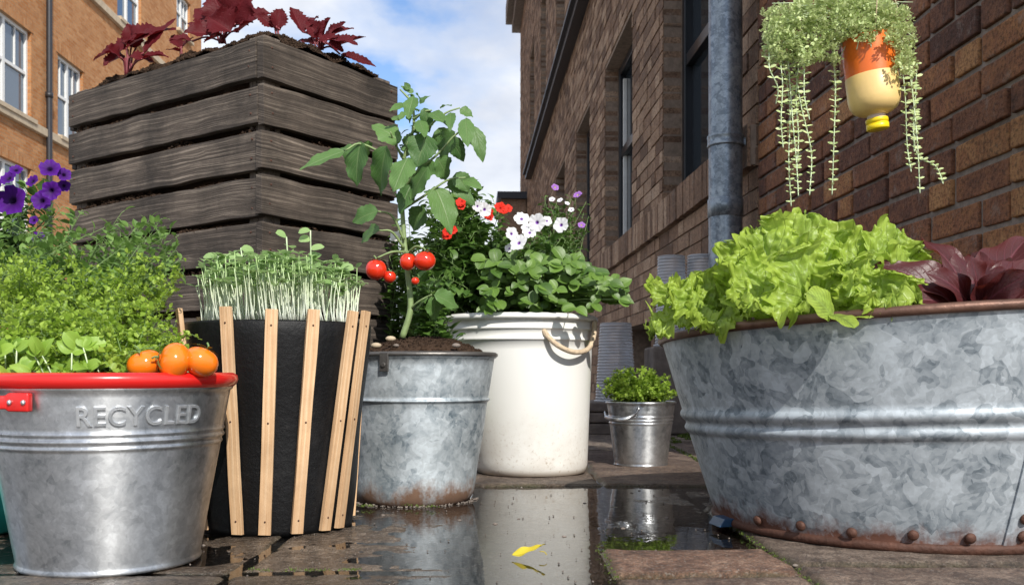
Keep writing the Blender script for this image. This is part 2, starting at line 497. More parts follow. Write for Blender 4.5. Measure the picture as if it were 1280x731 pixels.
cc = t.mix(t.math('MAXIMUM', dd, sg), (.80,.79,.75), (.36,.27,.18))
t.out(t.bsdf(col=cc, rough=.35, coat=.15, nor=t.bump(t.noise(ob, 30, 4), .05, .003))); M['white'] = m_
M['batten'] = woodmat('pine_batten', (.42,.23,.11), (.66,.42,.23), (.78,.56,.35), .8, .65, .35, .45)
M['crate'] = woodmat('weathered_board', (.020,.014,.010), (.092,.070,.054), (.27,.22,.175), .95, .85, 1.0, .75)
M['post'] = woodmat('post_wood', (.05,.038,.03), (.17,.135,.11), (.33,.27,.22), .7, .85, .8, .4)
m_, t = newmat('soil'); ob = t.n('TexCoord').outputs['Object']
rn = t.n('NewGeometry').outputs['Random Per Island']
cc = t.mix(t.math('ADD', t.math('MULTIPLY', t.noise(ob, 160, 6, .8), .6), t.math('MULTIPLY', rn, .5), True), (.010,.007,.005), (.12,.072,.046))
t.out(t.bsdf(col=cc, rough=.95, spec=.15, nor=t.bump(t.noise(ob, 150, 6, .8), 1.0, .012))); M['soil'] = m_
M['stem'] = plain('green_stem', (.15,.24,.07), .5, 0, .2, 100, .3)
m_, t = newmat('sprout_stem'); zq = t.n('SeparateXYZ', {0: t.n('TexCoord').outputs['Object']}).outputs[2]
t.out(t.bsdf(col=t.ramp(t.math('MULTIPLY', t.math('SUBTRACT', zq, .32), 14.0, True), [(0, (.85,.90,.78)), (.55, (.74,.83,.58)), (1, (.36,.52,.20))]), rough=.4)); M['sproutstem'] = m_
M['palestem'] = plain('pale_stem', (.55,.66,.42), .45, 0, 0, 60, .15)
M['tomstem'] = plain('tomato_stem', (.22,.30,.12), .6, 0, .3, 140, .3)
M['redstem'] = plain('red_stem', (.22,.04,.05), .5, 0, 0, 60, .2)
M['herb'] = leafmat('herb_leaf', (.17,.29,.025), (.42,.56,.09), .42, .45, .1)
M['herbdark'] = leafmat('darker_herb_leaf', (.07,.15,.025), (.20,.33,.08), .35, .45, .25)
M['basil'] = leafmat('round_leaf', (.16,.30,.03), (.34,.50,.08), .35, .4, .4)
M['bush'] = leafmat('bush_leaf', (.03,.08,.016), (.12,.22,.04), .25, .42, .3)
M['bacopa'] = leafmat('round_bush_leaf', (.035,.09,.014), (.17,.29,.05), .3, .4, .4)
M['tomleaf'] = leafmat('tomato_leaf', (.04,.11,.025), (.125,.235,.06), .25, .5, .55, (.22,.30,.13), 7, bump=.5)
M['micro'] = leafmat('sprout_leaf', (.17,.31,.09), (.38,.52,.22), .35, .4, .25)
M['lettuce'] = leafmat('lettuce_leaf', (.17,.30,.025), (.42,.54,.11), .42, .42, .30, (.55,.72,.25), 8, edge=(.38,.50,.07), bump=1.0, bsc=95, mott=.7)
M['redlet'] = leafmat('red_lettuce_leaf', (.030,.009,.010), (.095,.020,.022), .25, .40, .5, (.24,.07,.09), 7, edge=(.09,.018,.018), ncol=(.35,.06,.03), bump=.5)
M['coleus'] = leafmat('crimson_leaf', (.04,.004,.006), (.13,.009,.014), .2, .55, .3, (.20,.02,.03), 8, ncol=(.32,.015,.015), bump=.6, spec=.2)
M['trail'] = leafmat('silver_green_leaf', (.30,.42,.13), (.66,.74,.38), .25, .5, .1)
M['moss'] = leafmat('moss_leaf', (.05,.08,.012), (.14,.20,.03), .2, .7, 0)
M['leafyellow'] = leafmat('yellow_leaf', (.62,.48,.02), (.75,.6,.05), .25, .4, .4)
M['purple'] = petalmat('purple_petal', (.012,.002,.03), (.05,.004,.13), (.10,.010,.27))
M['whitepet'] = petalmat('white_petal', (.20,.03,.40), (.80,.78,.82), (.86,.86,.87), .14, .26)
M['violet'] = petalmat('violet_petal', (.6,.5,.2), (.30,.12,.50), (.45,.22,.62))
M['scarlet'] = petalmat('scarlet_petal', (.4,.02,.01), (.70,.03,.015), (.75,.04,.02))
def fruit(name, a, b):
    m, t = newmat(name); ob = t.n('TexCoord').outputs['Object']
    cc = t.mix(t.noise(ob, 22, 2), a, b)
    t.out(t.bsdf(col=cc, rough=.16, coat=.4, crough=.08, sss=.0)); return m
M['redtom'] = fruit('red_tomato', (.62,.018,.008), (.70,.05,.012)); M['ortom'] = fruit('orange_tomato', (.80,.13,.006), (.86,.22,.012))
M['rope'] = plain('rope', (.62,.48,.33), .85, 0, .8, 300, .3)
M['orangep'] = plain('orange_bottle_plastic', (.85,.16,.015), .38, 0, .15, 40, .22, coat=.2)
M['creamp'] = plain('cream_bottle_plastic', (.80,.56,.22), .45, 0, .15, 40, .2, coat=.1)
M['yellowp'] = plain('yellow_cap_plastic', (.85,.62,.01), .35, 0, 0, 60, .05)
M['neckp'] = plain('pale_neck_plastic', (.70,.58,.50), .4)
M['stone'] = plain('stone', (.20,.165,.14), .85, 0, .9, 60, .5)
M['sill'] = plain('pale_sill_stone', (.50,.40,.28), .8, 0, .3, 20, .3)
M['frame'] = plain('black_frame', (.012,.014,.018), .35, 0, .1, 60, .2)
M['whiteframe'] = plain('white_frame', (.72,.72,.70), .5)
M['iron'] = plain('dark_iron', (.03,.03,.035), .45, .2, .1, 40, .2)
M['terra'] = plain('terracotta', (.52,.20,.09), .8, 0, .4, 60, .25)
M['bluep'] = plain('blue_plastic', (.03,.08,.16), .35)
m_, t = newmat('glass_pane'); 
ob = t.n('TexCoord').outputs['Object']
t.out(t.bsdf(col=(.018,.024,.03), rough=.04, metal=0.0, spec=.9, nor=t.bump(t.noise(ob, 2.2, 2), .05, .02))); M['pane'] = m_
m_, t = newmat('sky_pane'); ob = t.n('TexCoord').outputs['Object']
t.out(t.bsdf(col=(.10,.14,.19), rough=.05, metal=.35, spec=1.0, nor=t.bump(t.noise(ob, 1.3, 2), .06, .03))); M['skypane'] = m_
m_, t = newmat('ribbed_clear_plastic')
fr = t.n('Fresnel', {'IOR': 1.7}).outputs[0]
tr = t.n('BsdfTransparent', {'Color': (.9,.93,.96,1)}).outputs[0]
gl = t.bsdf(col=(.93,.94,.96), rough=.18, metal=.1)
t.out(t.n('MixShader', {0: t.math('ADD', t.math('MULTIPLY', fr, .7), .28, True), 1: tr, 2: gl}).outputs[0]); M['clear'] = m_
m_, t = newmat('teal_glaze'); ob = t.n('TexCoord').outputs['Object']
z = t.n('SeparateXYZ', {0: ob}).outputs[2]
e = t.math('ADD', z, t.math('MULTIPLY', t.noise(t.vmul(ob, (1,1,.2)), 90, 4), .03))
cc = t.ramp(e, [(.0, (.02,.30,.25)), (.100, (.03,.42,.36)), (.115, (.30,.62,.70)), (.185, (.42,.68,.76)), (.20, (.42,.34,.28))])
t.out(t.bsdf(col=cc, rough=.3, coat=.3)); M['teal'] = m_

M['brickfar'] = brickmat('brown_brick', [(0, (.14,.082,.052)), (.4, (.27,.165,.105)), (.75, (.37,.24,.155)), (1, (.46,.32,.22))], grime=.25, bscale=.7)
M['bricknear'] = brickmat('red_brown_brick', [(0, (.13,.062,.045)), (.2, (.22,.10,.062)), (.5, (.32,.14,.075)), (.78, (.42,.19,.085)), (1, (.52,.27,.12))], grime=.45, bump=1.0)
M['mortar'] = plain('mortar', (.26,.215,.185), .95, 0, .9, 130, .4)
M['mortardark'] = plain('dark_mortar', (.27,.20,.15), .95, 0, .9, 100, .4)

# orange brick with brick texture (far building)
m_, t = newmat('orange_brick'); uv = t.n('TexCoord').outputs['UV']
br = t.n('TexBrick', {'Vector': uv, 'Color1': (.42,.17,.055), 'Color2': (.56,.29,.13), 'Mortar': (.40,.27,.16), 'Scale': 1.0, 'Mortar Size': .008, 'Mortar Smooth': .2, 'Bias': 0.0, 'Brick Width': .225, 'Row Height': .075})
br.offset = .5
cc = t.mix(t.ramp(t.noise(uv, 1.4, 6, .7), [(.35, 0), (.8, .55)]), br.outputs[0], (.22,.08,.03))
cc = t.mix(t.ramp(t.noise(uv, 23, 4, .7), [(.5, 0), (.8, .5)]), cc, (.16,.06,.03))
t.out(t.bsdf(col=cc, rough=.9, spec=.2, nor=t.bump(t.math('SUBTRACT', t.noise(uv, 40, 3), br.outputs[1]), .6, .02))); M['orange'] = m_

# ------------------------------------------------------------------ ground
m_, t = newmat('paving_stone'); ob = t.n('TexCoord').outputs['Object']
tone = t.n('Attribute', attribute_name='tone').outputs['Fac']; red = t.n('Attribute', attribute_name='red').outputs['Fac']
mo = t.n('Attribute', attribute_name='moss').outputs['Fac']; wet = t.n('Attribute', attribute_name='wet').outputs['Fac']
n1 = t.noise(ob, 9, 6, .7); n2 = t.noise(ob, 70, 6, .75); n3 = t.noise(ob, 330, 4, .7)
a = t.math('ADD', t.math('MULTIPLY', n1, .5), t.math('MULTIPLY', n2, .5))
cc = t.ramp(a, [(.40, (.06,.046,.038)), (.5, (.18,.145,.115)), (.59, (.36,.30,.245))])
cr_ = t.ramp(a, [(.40, (.085,.042,.028)), (.5, (.22,.115,.072)), (.59, (.40,.25,.17))])
cc = t.mix(red, cc, cr_)
cc = t.mix(t.ramp(n3, [(.46, 0), (.60, .65)]), cc, (.035,.027,.022))
cc = t.mix(t.ramp(t.noise(t.vadd(ob, (4,1,0)), 210, 3, .7), [(.56, 0), (.64, .6)]), cc, (.36,.31,.26))
cc = t.mix(1.0, cc, t.ramp(tone, [(0, .6), (1, 1.25)]), 'MULTIPLY')
mc = t.mix(n2, (.02,.022,.008), (.075,.085,.016))
cc = t.mix(t.math('MULTIPLY', mo, t.ramp(n1, [(.42, .15), (.56, 1)])), cc, mc)
cc = t.mix(wet, cc, t.mix(1.0, cc, (.66,.62,.58), 'MULTIPLY'))
rg = t.math('SUBTRACT', .86, t.math('MULTIPLY', wet, t.ramp(n2, [(.4, .76), (.6, .58)])))
bn = t.bump(t.math('ADD', n2, t.math('MULTIPLY', n3, .8)), .9, .006)
t.out(t.bsdf(col=cc, rough=rg, nor=bn, spec=.5)); M['paving'] = m_

slabs = [  # x0,x1,y0,y1,h,red
 (-2.2,-.95,.6,1.30,-.001,0), (-.95,-.33,.6,1.085,-.0020,0), (-.33,.12,.6,1.10,-.0036,0), (.12,.335,.6,1.06,.0045,.6),
 (.12,.335,1.068,1.228,.006,1), (.335,1.4,.6,1.12,.0045,.45), (.335,1.4,1.125,1.62,.004,.3),
 (-2.2,-.95,1.305,2.1,.001,0), (-.95,-.33,1.09,1.62,-.003,0), (-.33,.12,1.105,1.93,-.0042,0), (.12,.335,1.235,1.93,-.0042,0), (.335,.56,1.62,1.93,-.004,.1), (.56,1.4,1.625,2.3,.004,.2),
 (-.95,-.33,1.625,2.1,-.002,0), (-2.2,-.95,2.105,2.9,.002,0), (-.95,-.33,2.105,2.9,.001,0), (-.33,.19,1.935,2.75,.0022,.25), (.19,.5,1.935,2.75,.003,.5), (.5,.56,1.935,2.3,.001,.1), (.5,1.4,2.305,3.1,.004,.3),
 (-.33,.19,2.755,3.6,.004,.2), (.19,.5,2.755,3.6,.003,.1), (.5,1.4,3.105,3.9,.004,.1), (-2.2,-.95,2.905,4.6,.004,.1), (-.95,-.33,2.905,4.6,.004,.2),
 (-.33,.5,3.605,4.6,.003,.1), (.5,1.4,3.905,4.6,.003,.1)]
rng = np.random.RandomState(3)
def vnoise(X, Y, s, seed):
    g = np.random.RandomState(seed).rand(256, 256)
    x = X*s+40; y = Y*s+40
    xi = np.floor(x).astype(int); yi = np.floor(y).astype(int); fx = x-xi; fy = y-yi
    fx = fx*fx*(3-2*fx); fy = fy*fy*(3-2*fy)
    g00 = g[xi % 256, yi % 256]; g10 = g[(xi+1) % 256, yi % 256]; g01 = g[xi % 256, (yi+1) % 256]; g11 = g[(xi+1) % 256, (yi+1) % 256]
    return (g00*(1-fx)+g10*fx)*(1-fy)+(g01*(1-fx)+g11*fx)*fy-.5
x0, x1, y0, y1, stp = -2.0, 1.35, .62, 4.55, .0068
nx = int((x1-x0)/stp)+1; ny = int((y1-y0)/stp)+1
X, Y = np.meshgrid(np.linspace(x0, x1, nx), np.linspace(y0, y1, ny), indexing='ij')
wob = .012
Xw = X+vnoise(X, Y, 9, 1)*wob+vnoise(X, Y, 45, 2)*.004; Yw = Y+vnoise(X, Y, 9, 3)*wob+vnoise(X, Y, 45, 4)*.004
Z = np.full_like(X, -.011); red_ = np.zeros_like(X); tone_ = np.full_like(X, .3); moss_ = np.ones_like(X)
for i, (a0, a1, b0, b1, h, rd) in enumerate(slabs):
    de = np.minimum(np.minimum(Xw-a0, a1-Xw), np.minimum(Yw-b0, b1-Yw))
    k = np.clip((de-.0015)/.007, 0, 1); k = k*k*(3-2*k)
    cx_, cy_ = (a0+a1)/2, (b0+b1)/2
    tx, ty = rng.uniform(-.003, .003, 2)
    zz_ = h+(X-cx_)*tx+(Y-cy_)*ty
    low = min(h-.006, -.0045) if h < 0 else h-.0068
    ms = de > 0
    Z = np.where(ms, low+(zz_-low)*k, Z)
    red_ = np.where(ms, rd, red_); tone_ = np.where(ms, rng.uniform(.2, .9), tone_)
    moss_ = np.where(ms, np.clip(1-de/.012, 0, 1), moss_)
Z += vnoise(X, Y, 4, 5)*.0046+vnoise(X, Y, 11, 6)*.0028+vnoise(X, Y, 34, 7)*.0016+vnoise(X, Y, 90, 8)*.0010
WATER = -.0030
wet_ = np.clip(1-(Z-WATER)/.0085, 0, 1)*np.where(Y < 2.0, 1.0, .5)*1.25
wet_ = np.clip(wet_, 0, 1)
me = bpy.data.meshes.new('paving')
co = np.stack([X, Y, Z], -1).reshape(-1, 3).astype(np.float32)
me.vertices.add(len(co)); me.vertices.foreach_set('co', co.ravel())
ii, jj = np.meshgrid(np.arange(nx-1), np.arange(ny-1), indexing='ij'); a = (ii*ny+jj).ravel()
fc = np.stack([a, a+ny, a+ny+1, a+1], -1).astype(np.int32)
me.loops.add(fc.size); me.loops.foreach_set('vertex_index', fc.ravel())
me.polygons.add(len(fc)); me.polygons.foreach_set('loop_start', np.arange(0, fc.size, 4, dtype=np.int32)); me.polygons.foreach_set('loop_total', np.full(len(fc), 4, dtype=np.int32))
me.polygons.foreach_set('use_smooth', np.ones(len(fc), dtype=bool))
me.update(calc_edges=True)
for nm, arr in (('tone', tone_), ('red', red_), ('moss', moss_), ('wet', wet_)):
    at = me.attributes.new(nm, 'FLOAT', 'POINT'); at.data.foreach_set('value', arr.ravel().astype(np.float32))
me.materials.append(M['paving'])
pav = bpy.data.objects.new('paving', me); COL.objects.link(pav); pav['kind'] = 'structure'
mb = MB(); mb.add([V(-400,-200,-.03), V(400,-200,-.03), V(400,900,-.03), V(-400,900,-.03)], [(0,1,2,3)])
m_, t = newmat('street_ground'); ob = t.n('TexCoord').outputs['Object']
cc = t.mix(t.noise(ob, 3, 6, .7), (.20,.185,.165), (.36,.34,.31))
t.out(t.bsdf(col=cc, rough=.85, nor=t.bump(t.noise(ob, 60, 5), .5, .01)))
mb.build('ground', m_, None, kind='structure')
m_, t = newmat('puddle_water'); ob = t.n('TexCoord').outputs['Object']
nb = t.bump(t.noise(t.vmul(ob, (1, .6, 1)), 26, 3), .10, .004)
fr = t.n('Fresnel', {'IOR': 1.36, 'Normal': nb}).outputs[0]
tr = t.n('BsdfTransparent', {'Color': (.92,.88,.82,1)}).outputs[0]
gl = t.n('BsdfGlossy', {'Color': (1,1,1,1), 'Roughness': .012, 'Normal': nb}).outputs[0]
t.out(t.n('MixShader', {0: t.math('MULTIPLY', fr, 1.1, True), 1: tr, 2: gl}).outputs[0])
mb = MB(); mb.add([V(-1.9,.65,WATER), V(1.1,.65,WATER), V(1.1,2.2,WATER), V(-1.9,2.2,WATER)], [(0,1,2,3)])
mb.build('water', m_, None, kind='structure')

# ------------------------------------------------------------------ right building
WX0, WS = 1.03, .047
wu = V(-WS, 1, 0).normalized(); wn = V(-1, -WS, 0).normalized(); wlen = math.sqrt(1+WS*WS)
def WP(y, z, out=0.0):   # point on the wall plane, 'out' metres proud of it
    return V(WX0-WS*y, y, z)+wn*out
def wbox(mb, ya, yb, za, zb, o0, o1, mi=0):
    c = WP((ya+yb)/2, (za+zb)/2, (o0+o1)/2)
    obox(mb, c, wu*(yb-ya)/2*wlen, wn*abs(o1-o0)/2, V(0,0,1)*(zb-za)/2, mi)
def brickwall(mb, ya, yb, za, zb, openings, course=.075, bl=.225, jit=.002, depth=.10, gap=.010, rough_=False):
    n0 = int(round((zb-za)/course))
    for r in range(n0):
        z0 = za+r*course; z1 = z0+course-gap
        a = ya-(bl/2 if r % 2 else 0)
        # Flemish-like mix of stretchers and headers
        k = 0
        while a < yb:
            L = bl if (k+r) % 3 else bl*.5+.002
            b = a+L; k += 1
            s0, s1 = max(a, ya), min(b-gap, yb)
            segs = [(s0, s1)]
            for (oa, ob_, oz0, oz1) in openings:
                if z1 > oz0+.01 and z0 < oz1-.01:
                    ns = []
                    for (p, q) in segs:
                        if q <= oa or p >= ob_: ns.append((p, q))
                        else:
                            if p < oa-.01: ns.append((p, oa))
                            if q > ob_+.01: ns.append((ob_, q))
                    segs = ns
            for (p, q) in segs:
                if q-p < .02: continue
                o = U(-jit, jit)
                c = WP((p+q)/2, (z0+z1)/2+U(-.0008, .0008), o-depth/2)
                if rough_: board(mb, c+wn*U(-.002,.002), wu*((q-p)/2*wlen-U(0,.002)), wn*depth/2, Matrix.Rotation(U(-.008,.008), 3, wn) @ V(0,0,(z1-z0)/2-U(0,.0012)), 9, .0016); continue
                rt = Matrix.Rotation(U(-.004, .004), 3, wn)
                obox(mb, c, rt @ (wu*(q-p)/2*wlen), wn*depth/2, rt @ (V(0,0,1)*(z1-z0)/2))
            a = b
OPEN = [(3.62,4.91,1.13,2.52), (5.82,6.99,1.13,2.52), (7.86,8.86,1.13,2.52), (9.9,10.9,1.13,2.52), (12.0,13.0,1.13,2.52), (14.2,15.2,1.13,2.52),
        (9.9,10.9,3.95,5.5), (12.3,13.2,3.95,5.5), (14.5,15.5,3.95,5.5), (7.4,8.4,3.95,5.5), (5.2,6.3,.10,.52)]
def backing(mb, ya, yb, za, zb, openings, o0=-.30, o1=-.008):
    ys = sorted({ya, yb, *[v for o in openings for v in (o[0], o[1]) if ya < v < yb]})
    for p, q in zip(ys, ys[1:]):
        hs = sorted([(o[2], o[3]) for o in openings if o[0] <= p+1e-6 and o[1] >= q-1e-6])
        z = za
        for (a_, b_) in hs:
            wbox(mb, p, q, z, a_-.004, o0, o1); z = b_+.004
        wbox(mb, p, q, z, zb, o0, o1)
rb = thing('brick_building', 'dark brown brick building with black sash windows along the right side of the yard', 'building', (WX0-WS*3.3, 3.3, 0))
mb = MB(); brickwall(mb, 3.30, 18.4, 0, 7.05, OPEN, jit=.003)
mb.build('brickwork', M['brickfar'], rb, smooth=False)
mb = MB(); backing(mb, 3.302, 18.39, -.02, 7.04, OPEN); mb.build('mortar', M['mortardark'], rb, smooth=False)
# soldier course sill
mb = MB(); a = 3.32
while a < 17.5:
    o = .028+U(-.002, .002); wbox(mb, a, a+.062, .975+U(-.002,.002), 1.128, -.05, o); a += .072
mb.build('sill_course', M['brickfar'], rb, smooth=False)
mb = MB(); wbox(mb, 3.31, 17.5, .98, 1.123, -.02, .018); mb.build('sill_mortar', M['mortardark'], rb, smooth=False)
mb = MB(); wbox(mb, 3.3, 15.2, 3.40, 3.47, -.01, .10); wbox(mb, 3.3, 15.2, 3.47, 3.50, -.01, .14); mb.build('string_course', M['iron'], rb, smooth=False)
mb = MB(); wbox(mb, 3.3, 18.6, 7.05, 7.25, -.3, .16); wbox(mb, 3.3, 18.7, 7.25, 7.6, -.3, .28); mb.build('cornice', M['stone'], rb, smooth=False, bevel=.01)
mb = MB()
for k in range(40):
    z0 = k*.075; wbox(mb, 18.41, 18.55, z0, z0+.065, -.3, .18)
mb.build('end_pier', M['brickfar'], rb, smooth=False)
mb = MB(); wbox(mb, 16.4, 18.4, 0, 3.3, .012, .45); mb.build('porch', M['brickfar'], rb, smooth=False)
mb = MB(); wbox(mb, 16.3, 18.5, 3.3, 3.42, .0, .52); mb.build('porch_roof', M['iron'], rb, smooth=False)
for i, (a, b, z0, z1) in enumerate(OPEN[:10]):
    mb = MB(); fw = .06
    for (p, q, r, s) in ((a, a+fw, z0, z1), (b-fw, b, z0, z1), (a+fw, b-fw, z0, z0+fw), (a+fw, b-fw, z1-fw, z1)):
        wbox(mb, p+.001, q-.001, r+.001, s-.001, -.17, -.105)
    zm = (z0+z1)/2+.05
    wbox(mb, a+fw, b-fw, zm-.03, zm+.03, -.16, -.112)
    wd = mb.build('window', M['frame'], rb, smooth=False, bevel=.004)
    mb = MB(); wbox(mb, a+.02, b-.02, z0+.02, z1-.02, -.19, -.150); mb.build('pane', M['pane'], wd, smooth=False)
    if i in (1, 6, 7, 8, 9):
        mb = MB(); wbox(mb, b-.12, b-.085, z0+.1, z1-.1, -.148, -.125); mb.build('sash_bar', M['whiteframe'], wd, smooth=False)
mb = MB(); wbox(mb, 5.15, 6.35, .05, .56, -.29, -.24); mb.build('cellar_vent', M['frame'], rb, smooth=False)

nw = thing('brick_wall', 'rough orange and red brick wall behind the big tub and hanging bottle planter', 'wall', (WX0-WS*2.4, 2.4, 0))
mb = MB(); brickwall(mb, 1.56, 3.285, 0, 3.6, [], course=.066, bl=.205, jit=.0034, rough_=True)
b_ = mb.build('brickwork', M['bricknear'], nw, smooth=False, bevel=.0035)
mb = MB(); wbox(mb, 1.565, 3.296, -.02, 3.6, -.30, -.009); mb.build('mortar', M['mortar'], nw, smooth=False)

# downpipe
px_, py_ = .773, 3.345
pp = thing('drainpipe', 'thick grey zinc downpipe fixed to the wall between brown and orange brick', 'drainpipe', (px_, py_, 0))
mb = MB(); tube(mb, [V(px_, py_, z) for z in np.linspace(.03, 4.2, 20)], .060, 40); mb.build('pipe', M['pipe'], pp)
for z in (1.07, 2.9, .35):
    mb = MB(); lathe(mb, (px_, py_, z), [(.060,-.02),(.065,-.02),(.066,-.014),(.064,-.01),(.064,.01),(.066,.014),(.065,.02),(.060,.02)], 40)
    c = mb.build('collar', M['pipe'], pp)
    mb = MB(); obox(mb, V(px_+.074, py_-.005, z), V(.014,0,0), V(0,.004,0), V(0,0,.012)); obox(mb, V(px_+.11, py_+.02, z), V(.03,.0,0), V(0,.006,0), V(0,0,.01))
    tube(mb, [V(px_+.078, py_-.018, z), V(px_+.078, py_+.014, z)], .005, 8)
    mb.build('bracket', M['pipe'], pp, smooth=False)
mb = MB(); lathe(mb, (px_, py_, .80), [(.0605,-.004),(.0635,-.003),(.0635,.06),(.0605,.064)], 40); mb.build('joint_sleeve', M['pipe'], pp)

# ------------------------------------------------------------------ left building
LX, LS = -10.0, -.035
lu = V(LS, 1, 0).normalized(); ln = V(1, -LS, 0).normalized()
def LP(y, z, out=0.0): return V(LX+LS*y, y, z)+ln*out
def lbox(mb, ya, yb, za, zb, o0, o1):
    c = LP((ya+yb)/2, (za+zb)/2, (o0+o1)/2); n0 = len(mb.v)
    obox(mb, c, lu*(yb-ya)/2, ln*abs(o1-o0)/2, V(0,0,1)*(zb-za)/2)
LOP = [(18.55,20.6,5.85,7.8), (21.9,23.3,5.85,7.8), (25.5,27.3,10.05,12.0), (22.0,23.6,10.05,12.0), (18.6,20.6,10.05,12.0), (30.5,31.9,11.6,12.9),
       (18.55,20.6,2.7,4.75), (25.2,26.8,5.85,7.8), (25.2,26.8,2.7,4.75), (28.6,30.2,5.85,7.8)]
lb = thing('brick_building', 'sunlit orange brick building with white sash windows behind the wooden crate', 'building', (LX+LS*19, 19, 0))
mb = MB()
ys = sorted({15.0, 33.2, *[v for o in LOP for v in (o[0], o[1])]})
for p, q in zip(ys, ys[1:]):
    z = 0.0
    for (a_, b_) in sorted([(o[2], o[3]) for o in LOP if o[0] <= p+1e-6 and o[1] >= q-1e-6]):
        lbox(mb, p, q, z, a_, -.35, 0); z = b_
    lbox(mb, p, q, z, 15.0, -.35, 0)
# metric UVs that follow the wall
mb.uv = [[((mb.v[i]-LP(0, 0)).dot(lu)+(mb.v[i]-LP(0,0)).dot(ln), mb.v[i].z) for i in f] for f in mb.f]
mb.build('brickwork', M['orange'], lb, smooth=False)
mb = MB()
for (za, zb) in ((5.62, 5.80), (9.78, 9.98)): lbox(mb, 15, 33.3, za, zb, -.05, .10)
mb.build('stone_band', M['sill'], lb, smooth=False, bevel=.01)
mb = MB(); lbox(mb, 14.9, 33.5, 15.0, 15.3, -.5, .3); mb.build('parapet', M['sill'], lb, smooth=False)
for (a, b, z0, z1) in LOP:
    mb = MB(); fw = .07
    for (p, q, r, s) in ((a, a+fw, z0, z1), (b-fw, b, z0, z1), (a+fw, b-fw, z0, z0+fw*1.3), (a+fw, b-fw, z1-fw, z1)): lbox(mb, p, q, r, s, -.16, -.08)
    mid = (a+b)/2
    lbox(mb, mid-.05, mid+.05, z0+fw, z1-fw, -.155, -.085)
    zm = z0+(z1-z0)*.52
    lbox(mb, a+fw, b-fw, zm-.035, zm+.035, -.15, -.09)
    for q in ((a+mid)/2, (mid+b)/2): lbox(mb, q-.015, q+.015, zm, z1-fw, -.148, -.10)
    wd = mb.build('window', M['whiteframe'], lb, smooth=False)
    mb = MB(); lbox(mb, a+.03, b-.03, z0+.03, z1-.03, -.18, -.135); mb.build('pane', M['skypane'], wd, smooth=False)
    mb = MB(); lbox(mb, a-.1, b+.1, z1+.002, z1+.26, -.05, .012)
    mb.uv = [[((mb.v[i]-LP(0, 0)).z*1.0, (mb.v[i]-LP(0,0)).dot(lu)) for i in f] for f in mb.f]
    mb.build('lintel', M['orange'], wd, smooth=False)
    mb = MB(); lbox(mb, a-.05, b+.05, z0-.10, z0-.001, -.06, .13); mb.build('sill', M['sill'], wd, smooth=False, bevel=.008)
dp = thing('drainpipe', 'thin black drainpipe running up the orange brick facade', 'drainpipe', tuple(LP(21.25, 0, .1)))
mb = MB(); tube(mb, [LP(21.25, z, .1) for z in (0, 4, 8, 12, 15)], .065, 12); mb.build('pipe', M['iron'], dp)
for z in (3.2, 6.6, 9.4): 
    mb = MB(); lathe(mb, tuple(LP(21.25, z, .1)), [(.066,-.06),(.085,-.06),(.085,.06),(.066,.06)], 12); mb.build('collar', M['iron'], dp)

# ------------------------------------------------------------------ pots
def mound(parent, c, r, z, h, nr=26, nt=64, crumbs=700, cs=.003, cut=None, name='soil', sx=1.0):
    mb = MB(); vs = []; fs = []
    for i in range(nr+1):
        q = i/nr
        for k in range(nt):
            a = 2*PI*k/nt; x = c[0]+r*q*math.cos(a)*sx; y = c[1]+r*q*math.sin(a)
            zz = z+h*(1-q*q)+noise.fractal(V(x*40, y*40, 3), 1.0, 2.0, 4)*.006*(1-.5*q)
            vs.append(V(x, y, zz))
    fs = [(i*nt+k, i*nt+(k+1) % nt, (i+1)*nt+(k+1) % nt, (i+1)*nt+k)[::-1] for i in range(nr) for k in range(nt)]
    mb.add(vs, fs)
    for _ in range(crumbs):
        q = math.sqrt(R.random()); a = U(0, 2*PI); x = c[0]+r*q*math.cos(a)*sx*.97; y = c[1]+r*q*math.sin(a)*.97
        zz = z+h*(1-q*q)+noise.fractal(V(x*40, y*40, 3), 1.0, 2.0, 4)*.006*(1-.5*q)
        crumb(mb, V(x, y, zz+cs*.2), cs*U(.5, 1.6))
    return mb.build(name, M['soil'], parent)
def crumb(mb, p, s):
    a = [V(1,0,0), V(-.6,.8,0), V(-.5,-.8,0), V(0,0,.9), V(0,0,-.9)]
    rt = Matrix.Rotation(U(0,6), 3, rdir())
    vs = [p+(rt @ (q*U(.6, 1.1)))*s for q in a]
    mb.add(vs, [(0,1,3),(1,2,3),(2,0,3),(1,0,4),(2,1,4),(0,2,4)])

# --- left bucket RECYCLED
bc = (-.508, 1.171, 0.0)
rbk = thing('metal_bucket', 'shiny zinc bucket embossed RECYCLED with a red plastic rim and red handle', 'bucket', bc)
rB, rT, hB = .1065, .146, .222
def rad(z): return rB+(rT-rB)*z/hB
prof = [(0,.006),(rB-.006,.006),(rB-.005,.0),(rB+.0015,.0),(rB+.003,.003),(rB+.0015,.006)]
for z in np.linspace(.008, .144, 26): prof.append((rad(z), z))
def bead(z0, w, h, n=8): return [(rad(z0+w*(i/n))+h*math.sin(PI*i/n), z0+w*i/n) for i in range(n+1)]
prof += bead(.146, .006, .0016)+bead(.154, .007, .0026)+bead(.163, .005, .0014)
for z in np.linspace(.172, .214, 8): prof.append((rad(z), z))
prof += [(rT+.0015, .216), (rT+.003, .220), (rT, .223), (rT-.003, .22), (rT-.010, .19)]
mb = MB(); lathe(mb, bc, prof, 128); mb.build('body', M['bright'], rbk)
mb = MB(); lathe(mb, bc, [(rT-.004,.212),(rT+.003,.219),(rT+.0065,.222),(rT+.0085,.2275),(rT+.0075,.233),(rT+.002,.2365),(rT-.006,.236),(rT-.010,.230),(rT-.010,.219)], 128)
mb.build('rim', M['redplastic'], rbk)
mound(rbk, bc, rT-.012, .207, .024, crumbs=200)
